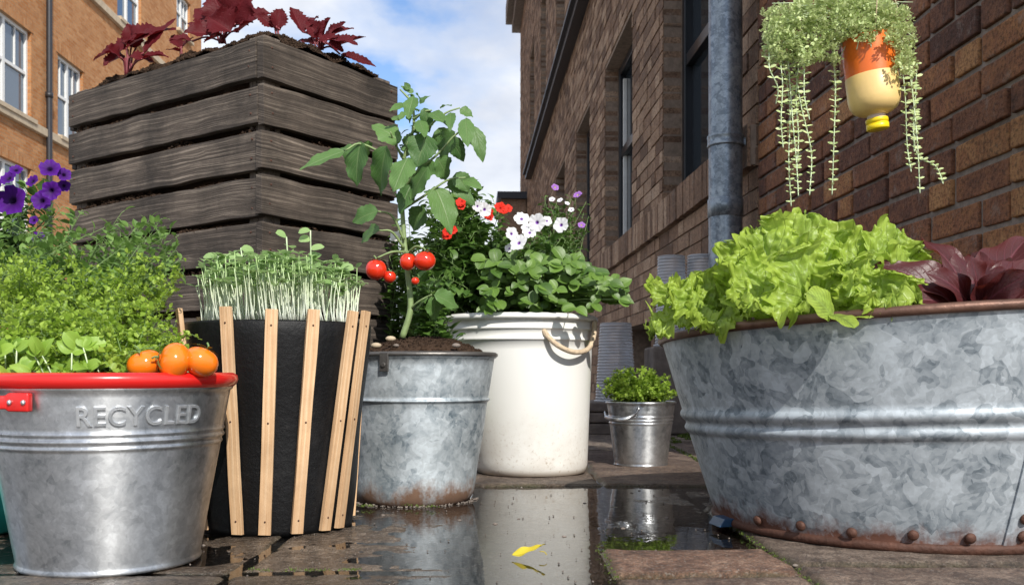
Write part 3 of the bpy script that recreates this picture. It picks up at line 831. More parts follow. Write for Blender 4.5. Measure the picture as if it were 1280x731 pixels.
# handle: flat red bar on the left
mb = MB()
hz = .2145
def cyl(a, z, out): 
    rr = rad(min(z, .22))+out; return V(bc[0]+rr*math.sin(a), bc[1]-rr*math.cos(a), z)
pth = [cyl(math.radians(a), .2035, .006) for a in (-10, -15, -21)] + [cyl(math.radians(a), .203, o) for a, o in ((-25,.014),(-32,.024),(-46,.034),(-62,.040),(-80,.040),(-94,.028),(-100,.012),(-104,.006))]
cv = curve(pth, 40)
vs = []; n = len(cv); fs = []
for i, p in enumerate(cv):
    tg = (cv[min(i+1, n-1)]-cv[max(i-1, 0)]).normalized(); sd_ = tg.cross(V(0,0,1)).normalized()
    hh = .0105 if (i < 9 or i > n-6) else .0075
    for (a, b) in ((-1,-1),(1,-1),(1,1),(-1,1)): vs.append(p+sd_*a*.0045+V(0,0,1)*b*hh)
for i in range(n-1):
    for s in range(4): fs.append((i*4+s, i*4+(s+1) % 4, i*4+4+(s+1) % 4, i*4+4+s))
fs += [(3,2,1,0), (n*4-4, n*4-3, n*4-2, n*4-1)]
mb.add(vs, fs); h_ = mb.build('handle', M['redplastic'], rbk, bevel=.002)
for a in (-12, -19):
    mb = MB(); c = cyl(math.radians(a), .2035, .0108); sphere(mb, c, .0030, 10, 6); mb.build('rivet', M['bright'], h_)
# embossed word
fc_ = bpy.data.curves.new('word', 'FONT'); fc_.body = 'RECYCLED'; fc_.size = .0335; fc_.extrude = .0018; fc_.bevel_depth = .0008; fc_.bevel_resolution = 2; fc_.offset = -.0001
fc_.space_character = 1.10; fc_.align_x = 'CENTER'; fc_.resolution_u = 6
fo = bpy.data.objects.new('word_tmp', fc_); COL.objects.link(fo)
dg = bpy.context.evaluated_depsgraph_get(); wm = bpy.data.meshes.new_from_object(fo.evaluated_get(dg))
bpy.data.objects.remove(fo)
a0 = math.radians(38)
for v in wm.vertices:
    x, y, z = v.co; zz_ = .1765+y*.92; r_ = rad(zz_)+z*.8+.0006; an = a0+x*.84/rad(.19)
    v.co = V(r_*math.sin(an), -r_*math.cos(an), zz_)
wm.materials.clear(); wm.materials.append(M['letters'])
for p in wm.polygons: p.use_smooth = False
wo = bpy.data.objects.new('lettering', wm); COL.objects.link(wo); wo.parent = rbk; wo['label'] = 'raised capital letters reading RECYCLED'

# --- black planter with battens
kc = (-.366, 1.455, -.004)
bp = thing('slatted_planter', 'tall black plastic planter with light pine battens around it', 'planter', kc)
kB, kT, kH = .112, .142, .312
mb = MB(); lathe(mb, kc, [(0,.004),(kB-.01,.004),(kB,.0)]+[(kB+(kT-kB)*q+.0015*math.sin(q*9), kH*q) for q in np.linspace(.03, 1, 16)]+[(kT-.001,kH+.004),(kT-.006,kH+.003),(kT-.008,kH-.05)], 96)
mb.build('body', M['black'], bp)
mound(bp, kc, kT-.008, kH-.012-.004, .012, crumbs=900)
def solve_angle(px, z, o):
    best = 0; be = 1e9
    for k in range(-850, 851):
        a = math.radians(k/10); q = z/kH; r_ = kB+(kT-kB)*q+o
        e = abs((kc[0]+r_*math.sin(a))/(kc[1]-r_*math.cos(a))*F+640-px)
        if k/10 < -80 or k/10 > 60: e += 0
        if e < be: be = e; best = k/10
    return best
bat_ = [(solve_angle(pt, .33, .0055), solve_angle(pb, .01, .0075), zt_) for pt, pb, zt_ in ((282,297,.334),(340,331,.330),(392,371,.331),(441,406,.332),(457,424,.334))]
bat_ = [(-66,-50,.336)]+bat_+[(128,122,.33),(165,162,.33),(-150,-148,.33),(-110,-105,.33)]
for (at, ab, ztop) in bat_:
    def kp(a, z, o):
        q = z/kH; r_ = kB+(kT-kB)*q+o; a = math.radians(a)
        return V(kc[0]+r_*math.sin(a), kc[1]-r_*math.cos(a), kc[2]+z)
    p0 = kp(ab, .006, .0075); p1 = kp(at, ztop, .0055)
    ex = (p1-p0)/2; am = math.radians((at+ab)/2); on = V(math.sin(am), -math.cos(am), 0); ez = ex.cross(on).normalized()
    mb = MB(); board(mb, (p0+p1)/2, ex, on*.0035, ez*.0085, 10, .0006)
    for q_ in (.06, .5, .93): sphere(mb, p0.lerp(p1, q_)+on*.0036, .0016, 8, 5, mi=1)
    mb.build('batten', [M['batten'], M['rust']], bp, smooth=False, bevel=.0008)
mb = MB(); tube(mb, [P(468, 393, 1.43)+V(0,0,-.02), P(468, 393, 1.43)], .012, 12)

# --- old zinc bucket (tomato)
gc = (-.187, 1.754, -.006)
ob_ = thing('metal_bucket', 'dull grey weathered zinc bucket full of soil under the tomato plant', 'bucket', gc)
gB, gT, gH = .112, .134, .276
def gr_(z): return gB+(gT-gB)*z/gH
prof = [(0,.01),(gB-.02,.006),(gB-.012,.0),(gB-.006,.002),(gB-.001,.012)]+[(gr_(z)+.0008*math.sin(z*60), z) for z in np.linspace(.02, .185, 16)]
prof += [(gr_(.19)+.0035*math.sin(PI*i/6), .188+.007*i/6) for i in range(7)]+[(gr_(z), z) for z in np.linspace(.2, .268, 6)]+[(gT+.003,.270),(gT+.004,.274),(gT+.001,.278),(gT-.003,.276),(gT-.006,.22)]
LE = (.075, 0)
mb = MB(); lathe(mb, gc, prof, 110, LE); mb.build('body', M['old'], ob_)
mb = MB(); lathe(mb, gc, [(gT+.002,.271),(gT+.0055,.2725),(gT+.0055,.277),(gT+.001,.280),(gT-.003,.2785)], 110, LE); mb.build('rim', M['darkzinc'], ob_)
mound(ob_, (gc[0]+.02, gc[1]), gT-.004, .264, .038, crumbs=1600, cs=.0035)
e_ = math.radians(-25)
lp = V(gc[0]+.02+(gT+.004)*math.sin(e_), gc[1]-(gT+.004)*math.cos(e_), .255)
tx = V(math.cos(e_), math.sin(e_), 0); tn = V(math.sin(e_), -math.cos(e_), 0)
mb = MB(); obox(mb, lp, tx*.009, tn*.0018, V(0,0,.017)); tube(mb, [lp+V(0,0,-.005)+tn*.001, lp+V(0,0,-.005)+tn*.005], .0045, 10)
mb.build('handle_lug', M['darkzinc'], ob_, smooth=False, bevel=.001)

# --- white bucket
wc = (.046, 2.185, .0015)
wb = thing('plastic_bucket', 'tall white plastic bucket with a rope handle and dirty foot', 'bucket', wc)
wB, wT, wH = .131, .176, .362
def wr(z): return wB+(wT-wB)*(z/wH)
LW = (-.085, 0)
prof = [(0,.006),(wB-.012,.0),(wB-.003,.003),(wB,.014)]+[(wr(z), z) for z in np.linspace(.02, .285, 22)]
for k_, z in enumerate((.306, .330)):
    prof += [(wr(z), z), (wr(z)+.0035, z+.001), (wr(z)+.0045, z+.003), (wr(z)+.0035, z+.006), (wr(z+.008)+.001, z+.009)]
prof += [(wr(.35),.352),(wT+.009,.353),(wT+.011,.357),(wT+.010,.362),(wT+.004,.366),(wT-.003,.364),(wT-.008,.30)]
mb = MB(); lathe(mb, wc, prof, 128, LW); mb.build('body', M['white'], wb)
mound(wb, (wc[0]-.034, wc[1]), wT-.008, .34, .02, crumbs=200)
hp = [P(676, 405, 2.035), P(683, 418, 2.018), P(698, 432, 2.01), P(718, 440, 2.03), P(735, 436, 2.07), P(742, 420, 2.10), P(743, 402, 2.12)]
mb = MB(); tube(mb, curve(hp, 40), .0058, 10); mb.build('rope_handle', M['rope'], wb)

# --- small pail
pc = (.327, 2.346, .002)
pl = thing('metal_pail', 'small shiny zinc pail of herbs standing on the stone beside the white bucket', 'pail', pc)
sB, sT, sH = .066, .086, .160
def sr(z): return sB+(sT-sB)*z/sH
prof = [(0,.004),(sB-.004,.004),(sB-.002,0),(sB+.002,.001),(sB+.002,.004),(sB,.006)]+[(sr(z), z) for z in np.linspace(.008, .102, 14)]
for z in (.104, .112, .120): prof += [(sr(z)+.0018*math.sin(PI*i/5), z+.007*i/5) for i in range(6)]
prof += [(sr(z), z) for z in np.linspace(.13, .155, 5)]+[(sT+.003,.157),(sT+.0035,.160),(sT,.162),(sT-.003,.160),(sT-.005,.13)]
mb = MB(); lathe(mb, pc, prof, 96); mb.build('body', M['bright'], pl)
mound(pl, pc, sT-.005, .148, .008, crumbs=100)
hp = [P(798, 511, 2.262), P(794, 518, 2.25), P(783, 523, 2.24), P(768, 524, 2.25), P(758, 521, 2.30), P(756, 514, 2.35)]
mb = MB(); cv = curve(hp, 30); tube(mb, cv, [.002]*6+[.005]*19+[.002]*6, 10); mb.build('handle', M['bright'], pl)
mb = MB(); sphere(mb, P(798, 511, 2.263), .005, 10, 6); mb.build('handle_ear', M['bright'], pl)

# --- teal pot, terracotta pot
tc = (-.84, 1.42, -.001)
tp_ = thing('glazed_pot', 'blue and teal glazed pot half hidden behind the red rimmed bucket', 'plant pot', tc)
mb = MB(); lathe(mb, tc, [(0,.004),(.105,.0),(.116,.004),(.124,.04),(.130,.09),(.137,.15),(.142,.20),(.145,.23),(.149,.232),(.149,.242),(.140,.242),(.136,.2)], 72); mb.build('body', M['teal'], tp_)
mound(tp_, tc, .136, .22, .012, crumbs=150)
qc = (-1.12, 1.86, 0.0)
tq = thing('terracotta_pot', 'tall terracotta pot under the purple petunias at the left edge', 'plant pot', qc)
mb = MB(); lathe(mb, qc, [(0,.004),(.12,.0),(.126,.004),(.165,.30),(.176,.30),(.18,.305),(.182,.385),(.176,.392),(.165,.39),(.16,.34)], 72); mb.build('body', M['terra'], tq)
mound(tq, qc, .162, .37, .02, crumbs=200)

# --- big tub
uc = (.60, 1.45, .0045)
ut = thing('metal_tub', 'large round weathered zinc tub with rusty riveted base, planted with lettuce', 'tub', uc)
uB, uT, uH = .272, .360, .300
def ur(z): return uB+(uT-uB)*(z/uH)**.92
def ucut(x, y, z):
    q = max(0, (z-uc[2])/uH); return z+q*(.045*x-.035*y)
def ulath(prof, name, mat, par): 
    mb = MB(); lathe(mb, uc, prof, 160, cut=ucut); return mb.build(name, mat, par)
prof = [(0,.004),(uB-.006,.0),(uB+.002,.001),(uB+.006,.005),(uB+.005,.010),(ur(.012),.013)]+[(ur(z), z) for z in np.linspace(.02, .138, 16)]
for z, w_, h_2 in ((.142,.017,.0045), (.163,.020,.0055)): prof += [(ur(z+w_*i/9)+h_2*math.sin(PI*i/9), z+w_*i/9) for i in range(10)]
prof += [(ur(z), z) for z in np.linspace(.19, .292, 12)]
body = ulath(prof+[(uT,.296)], 'body', M['tub'], ut)
ulath([(uT-.001,.294),(uT+.003,.294),(uT+.0062,.297),(uT+.0068,.301),(uT+.005,.305),(uT,.3065),(uT-.004,.304),(uT-.006,.292),(uT-.012,.270)], 'rim', M['tubrim'], ut)
mound(ut, uc, uT-.022, .262, .01, crumbs=900, nr=30)
ulath([(uB+.0045,.0005),(uB+.0085,.004),(uB+.0085,.009),(uB+.0065,.0125),(uB+.003,.013)], 'base_band', M['rust'], ut)
def up_(a, z, o=0.0):
    a = math.radians(a); r_ = ur(z)+o; x = r_*math.sin(a); y = -r_*math.cos(a)
    return V(uc[0]+x, uc[1]+y, ucut(x, y, uc[2]+z))
for a, z in ((-62,.022),(-47,.024),(-33,.022),(-18,.024),(-4.2,.022),(9.5,.024),(23,.022),(37,.022),(9.0,.046),(10.5,.075),(12.0,.11),(12.8,.20),(13.4,.25)):
    mb = MB(); c = up_(a, z, .0035 if z < .026 else .0045); n_ = V(math.sin(math.radians(a)), -math.cos(math.radians(a)), -.2).normalized()
    rt = n_.to_track_quat('Z', 'Y').to_matrix(); sphere(mb, c, .0072, 16, 8, (1,1,.62), rot=rt); mb.build('rivet', M['rust'], ut)
# seam strap
mb = MB(); vs = []; fs = []
for i in range(31):
    z = .012+i/30*.28; q = z/uH
    for o, da in ((-.001, 4.6+q*4.0), (.0028, 4.6+q*4.0), (.0028, 14+q*4.0), (-.001, 14+q*4.0)):
        bz = 0
        for z_, w_, h_2 in ((.142,.017,.0045), (.163,.020,.0055)):
            if z_ < z < z_+w_: bz = h_2*math.sin(PI*(z-z_)/w_)
        vs.append(up_(da, z, o+bz))
for i in range(30):
    for s in range(3): fs.append((i*4+s, i*4+s+1, i*4+4+s+1, i*4+4+s)[::-1])
mb.add(vs, fs); mb.build('seam_strap', M['tub'], ut, smooth=False)
mb = MB(); c = P(908, 659, 1.40); obox(mb, V(c.x-.004, c.y, .012), V(.012,.004,0), V(-.004,.02,0), V(.004,0,.006)); tag(mb.build('plastic_wedge', M['bluep'], None, smooth=False, bevel=.001), 'small dark blue plastic wedge against the foot of the tub', 'wedge')

# ------------------------------------------------------------------ crate
A = V(-.62, 2.31, 0); B = V(-1.318, 2.79, 0); C = V(-.352, 2.69, 0); D = B+(C-A)
cr = thing('wooden_crate', 'tall weathered grey slatted wooden crate planter filled with dark soil', 'crate', tuple(A))
top = 1.062; pitch = .1135; bh = .0955; nb_ = 9
def panel(p, q, cen, name, over):
    dr_ = (q-p).normalized(); nn = V(dr_.y, -dr_.x, 0)
    if nn.dot(p-cen) < 0: nn = -nn
    mb = MB()
    for k in range(nb_):
        zc = top-bh/2-k*pitch+U(-.003,.003); e0 = over+U(-.004,.006); e1 = U(-.004,.006)
        ex = ((q-p)/2)+dr_*(e0+e1)/2; c = (p+q)/2+dr_*(e1-e0)/2+nn*(.011+U(-.002,.002))
        c.z = zc; rt = Matrix.Rotation(U(-.006,.006), 3, nn)
        board(mb, c, rt @ ex, nn*.011, rt @ V(0,0,bh/2+U(-.003,.002)), 26, .0025)
        for e_ in (-1, 1):
            for zq in (-.022, .024): sphere(mb, c+ex*e_-dr_*e_*U(.022,.03)+nn*.0108+V(0,0,zq+U(-.005,.005)), .0032, 8, 5, mi=1)
    mb.build(name, [M['crate'], M['rust']], cr, smooth=False, bevel=.0022)
cen = (A+B+C+D)/4
panel(A, B, cen, 'slat_panel', .0); panel(A, C, cen, 'slat_panel', .022); panel(B, D, cen, 'slat_panel', .0); panel(C, D, cen, 'slat_panel', .0)
for q in (A, B, C, D):
    d1_ = ((A+B+C+D)/4-q); 
    ax = (B-A).normalized(); ay = (C-A).normalized()
    s1_ = 1 if d1_.dot(ax) > 0 else -1; s2_ = 1 if d1_.dot(ay) > 0 else -1
    c = q+ax*s1_*.030+ay*s2_*.028
    mb = MB(); hgt = (top+.020)/2
    # length axis vertical for the grain
    board(mb, V(c.x, c.y, hgt), V(0,0,hgt), ay*.026, ax*.028, 16, .001)
    mb.build('corner_post', M['post'], cr, smooth=False, bevel=.002)
# soil body, showing in the gaps and heaped on top
mb = MB(); ax = (B-A); ay = (C-A); n1_, n2_ = 44, 26
def sp_(u, v, z): return A+ax*u+ay*v+V(0,0,z)
def soilz(u, v):
    p = sp_(u, v, 0); e = min(u, 1-u)*ax.length, min(v, 1-v)*ay.length
    k = min(1, min(e)/.07)
    return top-.012+.070*k**.5+noise.fractal(V(p.x*16, p.y*16, 1), 1, 2, 5)*.016
vs = [sp_(.03+.94*i/n1_, .05+.90*j/n2_, soilz(.03+.94*i/n1_, .05+.90*j/n2_)) for i in range(n1_+1) for j in range(n2_+1)]
mb.add(vs, [(i*(n2_+1)+j, i*(n2_+1)+j+1, (i+1)*(n2_+1)+j+1, (i+1)*(n2_+1)+j)[::-1] for i in range(n1_) for j in range(n2_)])
for (p, q, o) in ((A, B, ay), (A, C, ax)):
    dd_ = (q-p); nn = -o.normalized(); N1, N2 = 110, 130; vs = []
    for i in range(N1+1):
        for j in range(N2+1):
            u = .0+1.0*i/N1; z = .03+(top-.04)*j/N2; b = p+dd_*u
            ph = ((top-z) % pitch)/pitch      # soil settles low in each gap
            g_ = noise.fractal(V(b.x*9+4, b.y*9, z*9), 1, 2, 3)
            o_ = -.030+.012*g_+noise.fractal(V(b.x*60, b.y*60, z*60), 1, 2, 3)*.005
            if ph > .86 and g_ > -.2: o_ += .034*(ph-.86)/.14
            vs.append(V(b.x, b.y, z)+nn*o_)
    mb.add(vs, [(i*(N2+1)+j, (i+1)*(N2+1)+j, (i+1)*(N2+1)+j+1, i*(N2+1)+j+1) for i in range(N1) for j in range(N2)])
for _ in range(5200):
    u, v = U(.03, .97), U(.05, .95)
    if R.random() < .6:
        if R.random() < .6: v = U(.04, .2)
        else: u = U(.03, .12)
    crumb(mb, sp_(u, v, soilz(u, v)+.002), U(.002, .0075))
for k in range(0, 7):                      # soil that has spilled onto the board edges in the gaps
    for (p, q, o, den) in ((A, B, ay, 900), (A, C, ax, 260)):
        nn = -o.normalized(); zt = top-(k+1)*pitch-.002
        for _ in range(den):
            u = U(.03, .97); b = p+(q-p)*u; g_ = noise.noise(V(u*6+k*3.1, k*7.7, 1))
            if g_ < -.12: continue
            hh_ = (g_+.12)*.06; dq = U(-.012, .018)
            crumb(mb, V(b.x, b.y, zt+U(0, 1)*hh_*(1-max(0, dq)/.02))+nn*dq, U(.0025, .007))
mb.build('soil', M['soil'], cr)

# ------------------------------------------------------------------ crimson plants on crate
def crimson(c, leaves, label):
    t_ = thing('red_leaf_plant', label, 'plant', tuple(c), 'crimson leaved plants on top of the crate')
    st = MB()
    for (px, py, tx_, ty_, w_, dd_) in leaves:
        w_ *= 1.0
        dpt = c.y+dd_; b = P(px, py, dpt); e = P(tx_, ty_, dpt+U(-.05,.05)); L = (e-b).length
        tube(st, curve([c+V(U(-.01,.01),0,-.01), (c+b)/2+V(0,0,.01), b], 6), .0028, 5)
        lf = MB(); leaf(lf, b, e-b, V(U(-.6,.6), -.75, .7), L*1.05, w_/F*dpt, ov, 16, 4, U(.2,.6), U(.0,.6), ruf=.05, serr=.12, twist=U(-.5,.5))
        lf.build('leaf', M['coleus'], t_)
    st.build('stems', M['redstem'], t_)
crimson(P(160, 92, 2.72), [(160,62,112,64,20,0),(158,60,208,24,30,0),(165,55,190,30,34,.02),(155,70,130,82,26,.02),(180,66,212,20,20,-.03),(150,66,168,38,32,.03),(162,72,195,72,26,-.05),(150,72,135,58,22,-.04),(170,60,160,30,26,.05),(178,74,205,62,20,-.04)],
        'crimson leaved plant nearest the left end of the crate top')
crimson(P(278, 50, 2.62), [(285,30,262,-14,44,0),(290,28,308,-12,46,0),(275,38,245,10,40,0),(295,30,335,10,34,0),(270,42,232,40,30,-.03),(288,40,262,20,44,-.05),(298,40,318,22,30,-.04),(280,36,290,4,42,.03),(262,40,236,22,26,.04),(275,45,255,52,24,-.06),(240,52,215,44,22,-.02)],
        'tallest crimson leaved plant, above the middle of the crate')
crimson(P(345, 42, 2.50), [(342,35,320,16,18,0),(346,35,352,10,22,0),(350,38,334,28,16,0)], 'small crimson sprig just behind the front corner post of the crate')
crimson(P(400, 58, 2.60), [(378,40,364,10,26,0),(380,40,392,12,26,0),(400,48,385,24,22,0),(405,45,408,22,28,0),(412,46,440,32,18,0),(412,50,445,52,24,-.04),(405,54,420,40,26,-.05),(398,52,396,34,22,-.04),(415,60,455,46,22,.03),(410,55,430,60,18,-.06),(396,55,372,48,18,0),(404,50,428,26,20,.04),(425,68,468,78,14,0)],
        'crimson leaved plant over the right side of the crate, leaves against the sky')
crimson(P(225, 68, 2.70), [(226,60,214,44,16,0),(228,60,240,46,18,0),(225,64,208,60,14,0)], 'small crimson sprig between the two large red plants')

# ------------------------------------------------------------------ herb bucket
def ell(c, rx, ry, rz, n, zmin=-.2, shell=.6):
    out = []
    while len(out) < n:
        d = rdir()
        if d.z < zmin: continue
        q = U(shell, 1); out.append(V(c[0]+d.x*rx*q, c[1]+d.y*ry*q, c[2]+d.z*rz*q))
    return out
hb = thing('herb_plant', 'bright green frothy herb filling the red rimmed bucket', 'plant', (bc[0], bc[1], .22))
bush(hb, (bc[0]-.02, bc[1], .215), ell((bc[0]-.035, bc[1], .235), .150, .125, .118, 170), M['herb'], M['stem'], 28, .0085, .0075, .09, .2, fluff=.012, r0=.001)
h2 = thing('herb_plant', 'round leaved bright green seedlings at the front of the red rimmed bucket', 'plant', (bc[0]-.01, bc[1]-.1, .22))
st = MB(); lf = MB()
for _ in range(26):
    x = U(-.09, .04); b = V(bc[0]+x, bc[1]-.11+U(0,.03), .222); h_3 = U(.006, .045); tp = b+V(U(-.015,.015), U(-.012,.005), h_3)
    tube(st, [b, (b+tp)/2+V(0,0,.002), tp], .0009, 5)
    for k in range(R.choice((2,3,4))):
        a = U(0, 6.28); leaf(lf, tp, V(math.cos(a), math.sin(a)*.4-.2, U(.2,.9)), V(0,-1,.5), U(.014,.027), U(.011,.020), R.choice((rnd_, ov)), 8, 2, .3, U(.2,1))
st.build('stems', M['palestem'], h2); lf.build('foliage', M['basil'], h2)
# taller, darker plant behind with long shoots
h3 = thing('leafy_herb', 'tall loose green herb with thin upright shoots in the glazed pot', 'plant', (tc[0], tc[1], .23))
tips = []
for _ in range(74):
    px, py = U(-70, 235), U(272, 345); tips.append(P(px, py, U(1.40, 1.62)))
for (px, py) in ((78,258),(103,262),(130,285),(152,266),(182,295),(212,292),(40,290),(165,300)): tips.append(P(px, py, U(1.3, 1.4)))
bush(h3, (tc[0]+.10, tc[1], .24), tips, M['herbdark'], M['stem'], 30, .020, .013, .10, .3, prof=ov, r0=.0014, bend=.05)
h4 = thing('leafy_herb', 'mid green small leaved herb between the tall shoots and the slatted planter', 'plant', (tc[0]+.2, tc[1]+.02, .22))
bush(h4, (tc[0]+.17, tc[1]-.02, .235), [P(U(-30,228), U(318, 385), U(1.24, 1.36)) for _ in range(110)], M['herb'], M['stem'], 24, .010, .007, .09, .25, fluff=.014, r0=.001)
# petunias
ptn = thing('petunia_plant', 'petunia bush with deep purple flowers at the left edge', 'flowering plant', (qc[0], qc[1], .38))
bush(ptn, (qc[0]+.03, qc[1], .37), [P(U(-60, 90), U(215, 360), U(1.68, 1.95)) for _ in range(60)], M['bush'], M['stem'], 30, .030, .017, .06, .25, prof=ov, r0=.002)
for (px, py, r_, nx_, nz_) in ((14,250,20,-.1,.1),(62,210,13,.3,.5),(80,218,9,.6,.3),(64,238,12,.2,-.1),(52,250,13,.1,.2),(40,226,9,-.3,.5),(48,298,9,.2,.1),(10,222,11,-.2,.6),(80,232,8,.5,0),(42,275,6,0,.3),(-12,232,14,0,.3),(20,212,8,.3,.7)):
    d_ = U(1.62, 1.68); c = P(px, py, d_)
    mb = MB(); petunia(mb, c, V(nx_, -1, nz_), r_/F*d_*1.0); mb.build('flower', M['purple'], ptn)

# ------------------------------------------------------------------ orange tomatoes on the rim
def calyx(mb, c, r, up, n=6):
    up = up.normalized(); a = up.cross(V(0,1,.1)).normalized(); b = up.cross(a)
    for k in range(n):
        th = 2*PI*k/n+U(-.2,.2); d = a*math.cos(th)+b*math.sin(th)
        leaf(mb, c, d+up*.35, up, r*U(1.0, 1.4), r*.30, lance, 6, 1, .2, U(.3,1.1))
    tube(mb, curve([c, c+up*r*.25, c+up*r*.45+a*r*.2], 5), [r*.07]*6, 6)
for (px, py, r_, d_, lab, up) in ((181,455,22,1.095,'orange tomato lowest and leftmost on the red rim', V(-.3,-.2,.9)), (218,451,23,1.085,'middle orange tomato of three on the red rim, stalk towards the herbs', V(-.9,-.5,.25)), (251,452,22,1.10,'rightmost orange tomato on the red rim with a star of sepals', V(.35,.3,.9))):
    c = P(px, py, d_); rr = r_/F*d_; c.z = max(c.z, .222+rr*.80)
    tt = thing('tomato', lab, 'tomato', (c.x, c.y, c.z), 'orange tomatoes resting on the bucket rim')
    rt = up.normalized().to_track_quat('Z', 'Y').to_matrix()
    mb = MB(); sphere(mb, c, rr, 40, 24, (1,1,.84), .018, rot=rt, dim=.12); mb.build('fruit', M['ortom'], tt)
    mb = MB(); calyx(mb, c+up.normalized()*rr*.80, rr*.8, up); mb.build('calyx', M['stem'], tt)

# ------------------------------------------------------------------ microgreens
mg = MB(); ms = MB()
for k in range(560):
    q = math.sqrt(R.random())*.118; a = U(0, 6.28); b = V(kc[0]+q*math.cos(a), kc[1]+q*math.sin(a)*1.0, kH-.004)
    if b.y > kc[1]+.06: continue
    L = U(.055, .108)*(1.08-q*1.4); tp = b+V((b.x-kc[0])*.02+U(-.007,.007), (b.y-kc[1])*.25+U(-.006,.006), L)
    tube(ms, curve([b, (b+tp)/2+V(U(-.004,.004), U(-.004,.004), 0), tp], 5), [.0009,.0009,.0008,.0008,.0007,.0006], 5)
    for s in (0, PI*.7, PI*1.3)[:2]:
        a2 = U(0, 6.28)+s; leaf(mg, tp, V(math.cos(a2), math.sin(a2), U(.1,.9)), V(0,0,1), U(.009,.018), U(.008,.014), rnd_, 5, 1, .3, U(.1,.9))
sg_ = ms.build('sprout_stems', M['sproutstem'], None)
sg_.name = 'microgreens'; tag(sg_, 'dense pale stemmed microgreens sprouting from the black slatted planter', 'microgreens'); sg_['kind'] = 'stuff'
WL['microgreens'] = V(0,0,0)
mg.build('sprout_leaves', M['micro'], sg_)
for (px, py, lab) in ((388,288,'tallest pea shoot with a round leaf above the microgreens'), (301,310,'pea shoot standing above the left of the microgreens'), (358,296,'slim pea shoot above the middle of the microgreens'), (425,335,'pea shoot leaning out at the right edge of the microgreens'), (272,320,'pea shoot hanging over the left edge of the black planter')):
    d_ = U(1.36, 1.42); tp = P(px, py, d_); b = V(kc[0]+(tp.x-kc[0])*.8, 1.40, kH-.004)
    tt = thing('pea_shoot', lab, 'seedling', tuple(b), 'pea shoots among the microgreens')
    mb = MB(); cv = curve([b, (b+tp)/2+V(U(-.01,.01),0,0), tp], 10); tube(mb, cv, .0011, 6); mb.build('stem', M['palestem'], tt)
    mb = MB()
    for k in range(6):
        q = cv[10-k] if k < 5 else cv[6]; a = U(0, 6.28); leaf(mb, q, V(math.cos(a), math.sin(a)*.5-.2, U(-.1,.6)), V(0,-.7,.8), U(.016,.026), U(.014,.021), rnd_, 6, 2, .2, U(.2,.9))
    mb.build('leaves', M['micro'], tt)

# ------------------------------------------------------------------ tomato plant
tm = thing('tomato_plant', 'tomato plant with red fruit growing up from the weathered zinc bucket', 'plant', (-.205, 1.74, .28))
TD = 1.72
sp = [P(503,422,TD), P(513,386,TD), P(510,345,TD), P(505,295,TD+.01), P(502,232,TD+.01), P(507,190,TD), P(517,160,TD), P(516,128,TD)]
st = MB(); cv = curve(sp, 40); tube(st, cv, [.0062-.004*i/40 for i in range(41)], 10)
def br_(*pts, r0=.0028): 
    c_ = curve([P(x, y, TD+dz) for x, y, dz in pts], 14); tube(st, c_, [r0*(1-.5*i/14) for i in range(15)], 6); return c_
br_((513,386,0),(525,376,-.02),(540,368,-.03)); br_((503,240,0),(520,215,-.03),(545,195,-.04),(570,168,-.05),(592,156,-.05)); br_((502,235,0),(486,200,-.02),(452,180,-.04),(432,188,-.05))
br_((505,200,0),(494,180,-.02),(488,165,-.04)); br_((510,180,0),(530,165,-.02),(545,150,-.03),(560,140,-.03),(575,135,-.03)); br_((505,300,0),(490,270,-.02),(472,264,-.04)); br_((505,310,0),(490,290,-.02),(474,288,-.03))
br_((503,262,0),(530,245,-.03),(560,225,-.03),(582,222,-.03)); br_((506,315,0),(490,315,-.03),(472,322,-.04)); br_((507,320,0),(520,308,-.03),(532,312,-.04)); br_((516,128,0),(508,120,0),(500,112,0)); br_((517,150,0),(530,140,-.02),(540,138,-.02))
st.build('stems', M['tomstem'], tm)
TL = [(431,189,381,212,20),(451,177,441,228,30),(500,178,468,152,30),(484,182,468,241,30),(510,197,493,236,27),(533,168,523,205,31),(569,165,543,201,33),(563,171,578,202,18),(582,148,584,180,17),(592,158,604,196,17),
      (530,135,537,163,15),(538,141,556,155,15),(517,121,510,145,16),(517,116,502,108,8),(505,130,492,136,8),(564,133,550,130,8),(535,208,512,246,32),(546,197,563,225,26),(556,222,538,214,20),(569,217,584,238,20),(564,141,561,156,11),
      (473,264,440,276,21),(474,287,446,301,21),(543,233,566,284,32),(530,259,514,288,24),(543,368,573,385,22),(540,370,548,400,22),(535,372,520,388,16),(575,136,590,146,13),(520,118,530,126,9),(500,150,488,146,10),(455,178,462,200,20),
      (498,160,480,175,22),(520,170,505,195,22),(548,160,560,190,22),(515,230,500,262,22),(560,225,590,252,18),(508,140,500,150,9),(524,150,530,170,15),(540,200,528,225,24),(445,190,425,182,14),(525,130,533,120,8),(512,112,505,104,7),(580,225,597,232,12),
      (470,200,480,225,20),(575,160,590,178,14),(540,150,528,158,14),(495,215,512,240,20)]
lf = MB()
for (bx, by, ex_, ey_, w_) in TL:
    dz = U(-.07, .03); b = P(bx, by, TD+dz); e = P(ex_, ey_, TD+dz+U(-.04,.04)); L = (e-b).length*1.08
    leaf(lf, b, (e-b)+V(0,0,.12)*L, V(U(-.5,.5), -.9, .55), L, w_/F*TD*1.2, ov, 14, 4, U(-.1,.3), U(.2,.7), ruf=.06, serr=.05, twist=U(-.4,.4))
for _ in range(60):   # small young leaflets on the upper stems
    q = cv[R.randint(22, 40)]+rdir()*.018; leaf(lf, q, rdir()+V(0,-.2,.1), V(0,-.5,1), U(.012,.024), U(.007,.012), ov, 6, 2, .3, U(.2,1), serr=.08)
lf.build('foliage', M['tomleaf'], tm)
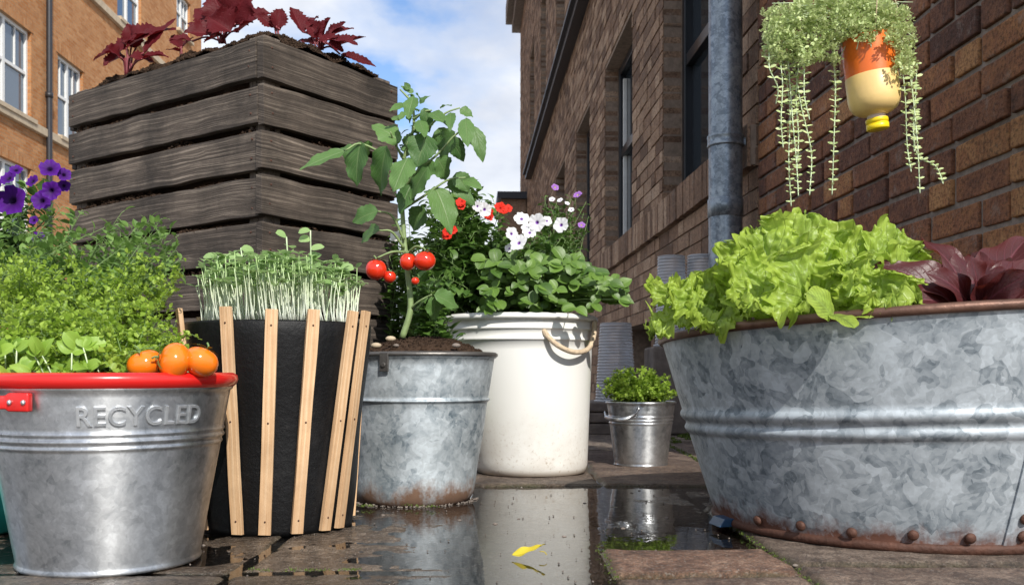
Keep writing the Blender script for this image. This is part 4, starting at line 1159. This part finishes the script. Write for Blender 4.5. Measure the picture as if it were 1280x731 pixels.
for (px, py, r_, sq_) in ((470,337,13.2,1),(487,346,8,.98),(510,327,10.5,1.05),(531,326,13.5,.92),(519,351,5,1)):
    d_ = TD-.03-(.01 if r_ > 12 else 0); c = P(px, py, d_); rr = r_/F*d_
    mb = MB(); sphere(mb, c, rr, 32, 20, (1,1,sq_), .012, dim=.1); fo_ = mb.build('tomato', M['redtom'], tm)
    mb = MB(); calyx(mb, c+V(0,0,rr*.90*sq_), rr*.95, V(U(-.2,.2), -.1, 1)); mb.build('calyx', M['tomstem'], fo_)
mb = MB(); box(mb, tuple(P(488, 301, TD+.03)), tuple(P(500, 290, TD+.035)+V(0,.002,0))); tag(mb.build('plant_tag', M['white'], None, smooth=False), 'small white plastic tag beside the tomato stem', 'plant tag')
# pebbles on the soil
for (px, py, r_, mt, lab) in ((470,430,6,'sill','pale stone chip lying on the tomato bucket soil, the left one'), (488,416,6,'sill','flat cream stone on the soil just left of the tomato stem'), (570,428,5,'stone','brown pebble on the soil right of the tomato stem'), (495,427,3.5,'stone','smallest grey pebble by the tomato stem')):
    c = P(px, py, 1.66); mb = MB(); c.z = .285+(.012 if py < 420 else 0); sphere(mb, c, r_/F*1.66, 10, 6, (1.1,.8,.6), .08)
    tag(mb.build('pebble', M[mt], None), lab, 'pebble', 'pebbles on the bucket soil')

# ------------------------------------------------------------------ plants in and behind white bucket
g1 = thing('leafy_bush', 'dark green leafy bush with small red flowers at the left of the white bucket', 'flowering plant', (-.10, 2.22, .35))
tips = [P(U(528, 625), U(240, 345), U(2.05, 2.35)) for _ in range(85)]+[P(U(570, 600), U(218, 250), 2.25) for _ in range(8)]+[P(U(525,570), U(330,372), U(2.02, 2.2)) for _ in range(14)]
bush(g1, (-.06, 2.2, .34), tips, M['bush'], M['stem'], 32, .034, .024, .07, .25, prof=ov, r0=.002, bend=.04)
for (px, py) in ((626,260),(564,287),(577,254),(633,262),(558,292),(612,268)):
    c = P(px, py, U(2.02, 2.1)); mb = MB()
    for _ in range(4): petunia(mb, c+rdir()*.006, V(U(-.4,.4), -1, U(0,.7)), .010, 5, .2)
    mb.build('flower', M['scarlet'], g1)
g2 = thing('petunia_plant', 'white petunias with purple throats in the middle of the white bucket', 'flowering plant', (.05, 2.2, .36))
bush(g2, (.02, 2.19, .34), [P(U(610, 722), U(285, 350), U(2.1, 2.3)) for _ in range(70)], M['bush'], M['stem'], 30, .025, .018, .07, .25, prof=ov, r0=.0016)
for (px, py, r_) in ((652,273,12),(671,278,12),(701,281,11),(648,303,13),(640,292,11),(662,290,10),(684,276,8),(606,262,10),(636,310,8),(658,284,9),(597,258,7)):
    d_ = U(1.98, 2.06); mb = MB(); petunia(mb, P(px, py, d_), V(U(-.6,.6), -1, U(-.2,.9)), r_*U(.75,.98)/F*d_, 5, U(.2,.4)); mb.build('flower', M['whitepet'], g2)
g3 = thing('violet_flower_plant', 'tall dark green plant with tiny violet flowers behind the white petunias', 'flowering plant', (.12, 2.3, .36))
bush(g3, (.08, 2.28, .35), [P(U(680, 736), U(245, 320), U(2.25, 2.4)) for _ in range(55)], M['bush'], M['stem'], 26, .020, .011, .05, .3, prof=ov, r0=.0016)
for (px, py, r_, mt) in ((694,234,5,'violet'),(722,243,6,'violet'),(700,250,4,'whitepet'),(690,249,4,'whitepet'),(727,281,5,'violet'),(709,254,3.5,'whitepet'),(714,262,4,'whitepet')):
    mb = MB(); petunia(mb, P(px, py, 2.26), V(U(-.5,.5), -.8, U(.2,.8)), r_/F*2.26, 5, .3); mb.build('flower', M[mt], g3)
g4 = thing('round_leaf_plant', 'fresh green round leaved plant spilling over the right rim of the white bucket', 'plant', (.08, 2.1, .36))
st = MB(); lf = MB()
for _ in range(170):
    px = U(600, 776); py = U(322, 388) if px < 745 else U(352, 376)
    if px > 700: py = max(py, 322+(px-700)*.45)
    q = P(px, py, U(1.98, 2.14)); b = V(.04+U(-.08,.08), 2.15, .36)
    tube(st, curve([b, (b+q)/2+V(0,0,.02), q], 6), .0014, 5)
    for k in range(3):
        a = U(0, 6.28); s_ = U(.018,.036); leaf(lf, q, V(math.cos(a), -.4+.4*math.sin(a), math.sin(a)*.6), V(U(-.3,.3), -.9, .8), s_, s_*U(.7,.92), R.choice((rnd_, ov)), 7, 2, .25, U(.2,.8))
st.build('stems', M['stem'], g4); lf.build('foliage', M['bacopa'], g4)
g5 = thing('leafy_bush', 'shaded dark foliage filling the space between the tomato stem and white bucket', 'plant', (-.14, 2.02, .28))
bush(g5, (-.13, 2.02, .1), [P(U(515, 552), U(345, 400), U(1.93, 2.0)) for _ in range(14)]+[P(U(494, 560), U(300, 385), U(2.42, 2.55)) for _ in range(50)], M['bush'], M['stem'], 24, .036, .026, .03, .5, prof=ov, r0=.002)

# pail herb
g6 = thing('herb_plant', 'low curly bright green herb growing in the small zinc pail', 'plant', (pc[0], pc[1], .155))
bush(g6, (pc[0]-.005, pc[1], .15), ell((pc[0]-.008, pc[1], .165), .105, .085, .085, 75, zmin=.0), M['herb'], M['stem'], 22, .0125, .010, .05, .3, fluff=.012, r0=.001)

# ------------------------------------------------------------------ lettuce
def frill(mb, base, az, tilt0, L, W, curl, ruf, nseg=84, m=34, bub=.0060, seed=0, cup=.25, fr=3.3):
    """one frilly leaf: leaves base at tilt0 from vertical towards azimuth az, curling outwards"""
    out = V(math.cos(az), math.sin(az), 0); side = V(-out.y, out.x, 0)
    pos = Vector(base); vs = []; uvs = []
    for i in range(nseg+1):
        t_ = i/nseg; th = tilt0+curl*t_**1.6
        d = out*math.sin(th)+V(0,0,math.cos(th)); nr = -out*math.cos(th)+V(0,0,math.sin(th))
        if t_ < .9: wf = .22+.78*math.sin(min(1, t_/.72)*PI/2)**1.3
        else: wf = 1.0
        wf *= math.sqrt(max(0.0, 1-max(0, (t_-.72)/.29)**2.4))
        lob = 1+.10*noise.noise(V(t_*7, seed*3.3, 0))+.05*noise.noise(V(t_*22, seed*5.1, 0))
        w_ = W/2*max(.03, wf)*lob
        for j in range(-m, m+1):
            s = j/m; e = max(abs(s)**2.0, max(0, (t_-.62)/.38)**1.5)
            e = min(1, e)
            arc = t_*fr*1.4+(abs(s)*fr*.9)
            z = ruf*.8*e**2.2*(math.sin(arc*6.28+seed+s*1.7)+.45*math.sin(arc*14+seed*2+s*3))+ruf*.45*e**5*math.sin(t_*95+abs(s)*25+seed*3)
            z += bub*(1-abs(noise.noise(V(s*w_*75, t_*L*60, seed*7)))*2.2)*(.45+.6*e)+bub*.8*noise.fractal(V(s*w_*32, t_*L*32, seed*9), 1, 2, 3)*2
            z += cup*w_*s*s
            q = ruf*.3*e*math.cos(arc*6.28+seed)+ruf*.22*e**5*math.sin(t_*120+seed)
            vs.append(pos+side*(s*w_+q*(1 if s > 0 else -1))+nr*z+d*ruf*.45*e*math.sin(arc*8+s*3)); uvs.append((s*.5+.5, t_))
        pos = pos+d*(L/nseg)
    w2 = 2*m+1
    mb.add(vs, [(i*w2+j, i*w2+j+1, (i+1)*w2+j+1, (i+1)*w2+j) for i in range(nseg) for j in range(2*m)], uvs)
def lettuce(c, label, spec, mat='lettuce', name='lettuce', group='lettuces in the tub'):
    t_ = thing(name, label, 'lettuce', tuple(c), group)
    for i, (az, tilt, L, W, curl, ruf) in enumerate(spec):
        mb = MB(); frill(mb, Vector(c)+V(math.cos(math.radians(az)), math.sin(math.radians(az)), 0)*.012, math.radians(az), math.radians(tilt), L, W, math.radians(curl), ruf, seed=R.random()*9, cup=U(.0,.35))
        mb.build('leaf', M[mat], t_)
def pleaf(mb, b, e, W, up=None, curl=.9, ruf=.008, nseg=80, m=32, cup=.12, side_curl=0.0):
    """broad frilly leaf from b to e with its face turned towards 'up'"""
    b = Vector(b); e = Vector(e); L = (e-b).length*1.12; seed = R.random()*9
    d = (e-b).normalized(); side = d.cross(up or V(0,-1,.35)).normalized(); nr = side.cross(d)
    q0 = Matrix.Rotation(curl*.45, 3, side); d = q0 @ d; nr = q0 @ nr
    pos = b.copy(); vs = []; uvs = []; q = Matrix.Rotation(-curl/nseg, 3, side)
    for i in range(nseg+1):
        t_ = i/nseg
        wf = .16+.84*math.sin(min(1, t_/.62)*PI/2)**1.5
        wf *= math.sqrt(max(0.0, 1-max(0, (t_-.62)/.39)**2.2))
        lob = 1+.16*noise.noise(V(t_*5, seed*3.3, 0))+.07*noise.noise(V(t_*19, seed*5.1, 0))
        w_ = W/2*max(.03, wf)*lob
        for j in range(-m, m+1):
            s = j/m; ed = min(1, max(abs(s), max(0, (t_-.5)/.5)))
            e3 = ed**3; e8 = ed**9; sg = 1 if s > 0 else -1
            ph = t_*(11+seed*.3)+seed*sg
            z = ruf*(1.25*e3*math.sin(ph*1.6+s*2)+.9*e3*ed*math.sin(ph*3.7+s*3.1+seed)+.55*e8*math.sin(t_*78+s*21+seed))
            bl = noise.noise(V(s*w_*85+seed, t_*L*75, seed)); z += .0048*(1-abs(bl)*2.4)*(1-.5*e8)*min(1, abs(s)*5)
            z += .012*noise.noise(V(s*w_*22, t_*L*20, seed*2))
            z += cup*w_*s*s-.0035*math.exp(-(s/.07)**2)
            o = ruf*(.6*e3*math.cos(ph*1.6+1)+.35*e8*math.sin(t_*95+s*17))
            vs.append(pos+side*(s*w_+o*sg)+nr*z+d*o*.7); uvs.append((s*.5+.5, t_))
        pos = pos+d*(L/nseg); d = q @ d; nr = q @ nr
    w2 = 2*m+1
    mb.add(vs, [(i*w2+j, i*w2+j+1, (i+1)*w2+j+1, (i+1)*w2+j) for i in range(nseg) for j in range(2*m)], uvs)
def head(name, loc, label, spec, mat='lettuce'):
    t_ = thing(name, label, 'lettuce', tuple(loc), 'lettuces in the tub')
    for (bx, by, ex_, ey_, w_, d0, d1, up, curl) in spec:
        mb = MB(); pleaf(mb, P(bx, by, d0), P(ex_, ey_, d1), w_/F*d1, Vector(up), curl); mb.build('leaf', M[mat], t_)
head('lettuce', V(.39, 1.28, .28), 'tallest frilly yellow green lettuce at the middle left of the tub', [
    (1000,395,1010,280,120,1.30,1.34,(0,-1,.2),.7), (985,395,950,292,95,1.29,1.31,(-.4,-1,.2),.9), (1010,395,1052,300,90,1.30,1.30,(.4,-1,.2),.8),
    (985,400,925,335,92,1.26,1.24,(-.4,-.9,.6),1.1), (1000,405,985,322,100,1.25,1.19,(0,-1,.5),1.0), (1005,400,1040,345,70,1.25,1.20,(.3,-1,.4),.9),
    (985,400,940,385,74,1.24,1.17,(-.2,-.8,.8),1.3), (960,400,915,310,64,1.33,1.33,(-.4,-1,.1),.6), (1000,400,1075,330,80,1.32,1.32,(.2,-1,.3),.7)])
head('lettuce', V(.30, 1.36, .27), 'low frilly yellow green lettuce hanging over the left rim of the tub', [
    (890,400,862,352,72,1.37,1.36,(-.2,-1,.4),.9), (895,400,905,345,76,1.37,1.37,(.1,-1,.3),.8), (885,402,838,372,66,1.34,1.30,(-.3,-.9,.6),1.2),
    (890,402,872,385,64,1.33,1.28,(0,-.9,.7),1.3), (905,402,918,372,70,1.33,1.28,(.2,-1,.5),1.1), (880,392,822,408,58,1.36,1.31,(-.7,-.7,.2),.7),
    (895,405,893,412,54,1.32,1.245,(0,-.8,.9),1.2), (880,392,815,362,44,1.38,1.37,(-.4,-.9,.5),1.0), (910,400,935,355,70,1.35,1.34,(.2,-1,.3),.8)])
head('lettuce', V(.475, 1.235, .28), 'frilly yellow green lettuce beside the red one', [
    (1085,392,1118,293,84,1.27,1.29,(.1,-1,.2),.6), (1075,392,1082,305,80,1.26,1.28,(-.1,-1,.2),.8), (1090,392,1140,318,74,1.24,1.24,(.4,-1,.3),.8),
    (1080,395,1062,335,70,1.22,1.18,(-.2,-1,.4),1.0), (1088,397,1108,342,84,1.20,1.16,(.1,-1,.5),1.0), (1095,395,1142,372,54,1.19,1.15,(.3,-.9,.6),1.0),
    (1078,397,1070,365,56,1.18,1.13,(-.1,-1,.7),1.1), (1090,397,1118,374,56,1.17,1.12,(.1,-.9,.8),1.2)])
# smooth outer leaves
def smooth_leaf(t_, b, e, W, mat, up=None, **k):
    mb = MB(); L = (e-b).length; leaf(mb, b, e-b, up or V(0,-.8,.7), L*1.05, W, k.get('prof', rnd_), 18, 7, k.get('fold', .1), k.get('droop', .6), ruf=k.get('ruf', .03), twist=k.get('twist', 0)); mb.build('leaf', M[mat], t_)
lt = thing('lettuce', 'young smooth leaved green lettuce between the frilly ones at the tub rim', 'lettuce', (.44, 1.17, .29), 'lettuces in the tub')
smooth_leaf(lt, P(1040,396,1.14), P(1022,362,1.12), .047, 'lettuce'); smooth_leaf(lt, P(1040,394,1.14), P(1068,396,1.10), .030, 'lettuce', V(0,-.4,1)); smooth_leaf(lt, P(1055,390,1.16), P(1088,382,1.12), .034, 'lettuce', V(0,-.8,.6))
# red lettuce
rl = thing('red_lettuce', 'dark red lettuce with broad glossy leaves at the right of the tub', 'lettuce', (.635, 1.22, .29), 'lettuces in the tub')
c0 = (1215, 388)
for (ex_, ey_, w_, de, prof_, up) in ((1124,322,52,-.02,ov,V(-.2,-.6,.8)),(1190,282,52,.04,ov,V(.5,-.9,.1)),(1222,300,60,.03,ov,V(-.3,-1,.2)),(1262,298,44,.02,ov,V(-.6,-.9,.2)),(1150,378,46,-.06,ov,V(-.1,-.8,.5)),(1285,345,50,-.05,ov,V(.3,-.4,.9)),(1165,340,46,.05,ov,V(-.4,-.7,.5)),
        (1300,292,60,.08,ov,V(-.4,-1,.3)),(1240,330,50,-.04,ov,V(.6,-.7,.4)),(1310,372,56,-.07,ov,V(.2,-.8,.6)),(1200,345,44,-.06,ov,V(.2,-.9,.5)),(1265,362,46,-.08,ov,V(-.2,-.9,.4)),(1335,330,60,0,ov,V(-.2,-1,.4)),(1180,315,34,.07,ov,V(.4,-.9,.3))):
    b = P(c0[0]+(ex_-c0[0])*.12, c0[1], 1.20); e = P(ex_, ey_, 1.20+de); L = (e-b).length
    mb = MB(); leaf(mb, b, (e-b)+V(0,0,.25*L), up, L*1.12, w_/F*1.2*1.15, prof_, 20, 7, U(.1,.45), U(.5,1.0), ruf=.07, twist=U(-.5,.5)); mb.build('leaf', M['redlet'], rl)

# ------------------------------------------------------------------ hanging bottle planter
hc = P(1083, 50, 1.75)
hg = thing('hanging_planter', 'upside down orange and cream plastic bottle hung on strings as a planter', 'hanging planter', tuple(hc))
axd = (P(1097, 158, 1.75)-hc).normalized(); rt = (-axd).to_track_quat('Z', 'Y').to_matrix()
def blath(prof, name, mat):
    mb = MB(); seg = 64; vs = []
    for (r_, h_) in prof:
        for k in range(seg):
            a = 2*PI*k/seg; vs.append(hc+rt @ V(r_*math.cos(a), r_*math.sin(a), -h_))
    mb.add(vs, [(i*seg+k, i*seg+(k+1) % seg, (i+1)*seg+(k+1) % seg, (i+1)*seg+k)[::-1] for i in range(len(prof)-1) for k in range(seg)])
    return mb.build(name, mat, hg)
k_ = 1.75/F
blath([(.043,.012),(.0455,-.002),(.0468,0),(.0465,.005),(.0468,.05),(.0468,.0700)], 'orange_body', M['orangep'])
blath([(.0466,.0695),(.0474,.0705),(.0474,.112),(.0455,.124),(.040,.134),(.030,.1405),(.020,.1435),(.0175,.1445)], 'cream_body', M['creamp'])
blath([(.0170,.142),(.0165,.150),(.0185,.1502),(.0185,.152),(.016,.1525)], 'neck', M['neckp'])
blath([(.005,.151),(.0198,.151),(.0205,.153),(.0205,.159),(.0190,.1595),(.0190,.161),(.0205,.1615),(.0205,.170),(.0185,.172),(0,.172)], 'cap', M['yellowp'])
tpk = V(hc.x, hc.y, 1.16)
for s_ in ((-.045,0),(.045,0),(0,-.04)):
    mb = MB(); tube(mb, [hc+V(s_[0], s_[1], -.012), hc+V(s_[0]*1.3, s_[1]*1.3, .06), tpk], .0012, 6); mb.build('string', M['rope'], hg)
hk = thing('wall_hook', 'iron hook on the brick wall that holds the bottle planter', 'hook', tuple(WP(1.78, 1.18)))
mb = MB(); tube(mb, curve([WP(1.75, 1.12, -.01), WP(1.75, 1.13, .03), V(hc.x+.05, 1.75, 1.19), V(hc.x, 1.75, 1.175), V(hc.x-.006, 1.75, 1.16), V(hc.x+.004, 1.75, 1.155)], 24), .004, 8); mb.build('rod', M['iron'], hk)
mb = MB(); wbox(mb, 1.73, 1.77, 1.08, 1.17, .0, .006); mb.build('plate', M['iron'], hk, smooth=False)
tr_ = thing('trailing_plant', 'silvery green trailing plant tumbling out of the hanging bottle planter', 'plant', (hc.x, hc.y, hc.z))
lf = MB(); st = MB()
def small_leaves(q, n, l, out=None):
    for _ in range(n): hexleaf(lf, q+rdir()*l*.7, rdir()+V(0,-.2,.35), V(0,0,1)+rdir()*.5, l*U(.6,1.2), l*.7)
for _ in range(950):
    u_ = R.random(); px = 958+u_*182; topy = 22-26*math.sin(PI*min(1, max(0, (px-960)/180)))+8
    bot = 78 if px < 1045 else (66 if px < 1110 else 92)
    if 1045 < px < 1118: bot = 52
    py = U(topy-14, bot); d_ = 1.75+U(-.07,.05)
    small_leaves(P(px+U(-6,6), py, d_), 12, .0078)
for _ in range(50):
    e = P(U(955, 1145), U(0, 70), 1.75+U(-.06,.05)); tube(st, curve([hc+V(U(-.03,.03), U(-.03,.03), .0), (hc+e)/2+V(0,0,.03), e], 6), .0009, 4)
strands = [((975,60),(985,130),(988,200),(989,258)), ((985,70),(992,140),(998,200),(998,245)), ((990,60),(1003,130),(1010,190),(1012,244)), ((1040,50),(1042,110),(1042,180),(1040,244)), ((1000,65),(996,120),(997,170),(996,214)),
           ((1132,60),(1141,120),(1145,180),(1150,242)), ((1125,60),(1132,120),(1137,180),(1139,215)), ((1137,70),(1146,140),(1150,190),(1168,208),(1179,230)), ((970,50),(975,100),(978,150),(979,185)), ((1005,60),(1008,90),(1010,120),(1012,150)), ((1042,30),(1039,60),(1041,100),(1043,150)), ((1146,80),(1147,130),(1146,160),(1143,190)), ((962,60),(966,85),(968,110),(970,130))]
for s_ in strands:
    dz = U(-.05,.03); cv = curve([P(x+(U(-5,5) if 0 < n_ < len(s_)-1 else 0), y, 1.75+dz+U(-.015,.015)) for n_, (x, y) in enumerate(s_)], 60); tube(st, cv, .0011, 5)
    n = int(sum((cv[i+1]-cv[i]).length for i in range(60))/.0088)
    for k in range(n):
        i = min(59, int(k/n*60)); q = cv[i]; dn = (cv[i+1]-cv[i]).normalized(); a = U(-.35,.35)+(k % 2)*1.2
        sd_ = V(math.cos(a), math.sin(a), 0)
        for sg in (-1, 1):
            for _ in range(2 if k/n < .35 else 1):
                l = .0125*U(.75,1.15)*(1.1-.35*k/n); hexleaf(lf, q, sd_*sg+V(0,-.15,.22)+rdir()*.14, V(0,-.8,.5)+rdir()*.3, l, l*.5)
st.build('stems', M['palestem'], tr_); lf.build('foliage', M['trail'], tr_)

# ------------------------------------------------------------------ step, stone post, clear ribbed cloches
mb = MB()
for k, (dz0, dz1, ox) in enumerate(((0,.042,0),(.045,.083,.012),(.086,.122,.004))):
    obox(mb, V(.36+ox, 3.62, (dz0+dz1)/2+.002), V(.19,0,0), V(0,.16,0), V(0,0,(dz1-dz0)/2))
tag(mb.build('stone_step', M['stone'], None, smooth=False, bevel=.006), 'low stack of dark flat stones behind the small pail', 'stone step')
mb = MB(); obox(mb, V(.645, 3.52, .17), V(.125,0,0), V(0,.12,0), V(0,0,.162)); tag(mb.build('stone_block', M['stone'], None, smooth=False, bevel=.008), 'square brown stone block carrying two clear ribbed tubs', 'stone block')
def cloche(c, r0_, r1_, h, lab):
    t_ = thing('ribbed_cloche', lab, 'cloche', tuple(c), 'clear ribbed plastic cloches by the wall')
    n = 120; prof = [(r0_+(r1_-r0_)*i/n+.0022*math.sin(i/n*h/.0115*2*PI), h*i/n) for i in range(n+1)]+[(r1_-.006, h+.002), (0, h+.002)]
    mb = MB(); lathe(mb, tuple(c), prof, 48); mb.build('body', M['clear'], t_)
    mb = MB(); lathe(mb, tuple(c), [(r0_,.0),(r0_+.006,.0),(r0_+.006,.006),(r0_,.008)], 48); mb.build('rim', M['clear'], t_)
cloche(V(.595, 3.45, .333), .060, .050, .335, 'left one of the two clear ribbed cloches on the stone block')
cloche(V(.708, 3.46, .333), .060, .050, .340, 'clear ribbed cloche on the stone block nearest the zinc downpipe')
cloche(V(.400, 3.56, .124), .078, .060, .300, 'clear ribbed cloche standing behind the white bucket and small pail')

# ------------------------------------------------------------------ small things on the ground
yl = P(657, 690, 1.19); mb = MB()
leaf(mb, V(yl.x-.018, 1.192, .0012), V(1, .0, .10), V(0,-.6,1), .046, .018, ov, 14, 3, .35, -.5, ruf=.06, twist=-.5)
tube(mb, curve([V(yl.x+.018, 1.192, .006), V(yl.x+.024, 1.19, .006), V(yl.x+.027, 1.186, .003)], 5), .0006, 5)
tag(mb.build('fallen_leaf', M['leafyellow'], None), 'curled yellow leaf floating on the puddle', 'leaf')
mb = MB()
def tuft(x, y, n, r, s):
    for _ in range(n):
        a = U(0, 6.28); q = math.sqrt(R.random())*r; p = V(x+q*math.cos(a), y+q*math.sin(a)*.6, .001+U(0, s*.5)*(1-q/r)); hexleaf(mb, p, rdir()+V(0,0,.8), rdir(), s*U(.3,.7), s*.25)
for k in range(26): tuft(.5+U(-.006,.006), 2.25+k*.035, 26, .014, .010)
for k in range(20): tuft(.336+U(-.004,.004), 1.02+k*.02, 12, .006, .006)
for _ in range(22): tuft(U(.60,.86), U(3.15,3.35), 60, .03, .022)
for _ in range(6): tuft(U(.50,.56), U(3.0,3.3), 50, .02, .016)
for _ in range(10): tuft(U(-.31,-.1), 1.63+U(-.02,.01), 14, .012, .007)
for k in range(10): tuft(-.33+U(0,.16), 1.10+U(-.004,.004), 14, .008, .006)
for k in range(8): tuft(.12+U(-.004,.004), 1.06+k*.022, 10, .007, .006)
mb.build('moss', M['moss'], None, kind='stuff')
mb = MB()
for _ in range(1100):
    x, y = U(-.6,.95), U(.98, 3.0); crumb(mb, V(x, y, .0022 if y > 1.95 or x > .335 else -.0015), U(.0008,.0024))
for _ in range(160):
    a = U(-1.6,1.6); x = gc[0]+(gB+U(-.003,.012))*math.sin(a); y = gc[1]-(gB+U(-.003,.012))*math.cos(a); crumb(mb, V(x, y, -.002), U(.0012,.004))
for _ in range(60):
    x, y = U(-.5,.9), U(1.0, 2.9); sphere(mb, V(x, y, .001 if y > 1.95 or x > .335 else -.003), U(.002,.0045), 8, 5, (1.2,.9,.6), .1)
mb.build('grit', M['stone'], None, kind='stuff')
g7 = thing('leafy_bush', 'dark leafy shrub seen between the crate corner and the tomato stem', 'plant', (-.27, 2.62, 0))
bush(g7, (-.27, 2.62, .0), [P(U(486, 535), U(270, 430), U(2.5, 2.7)) for _ in range(60)], M['bush'], M['stem'], 28, .038, .028, .04, .3, prof=ov, r0=.002)
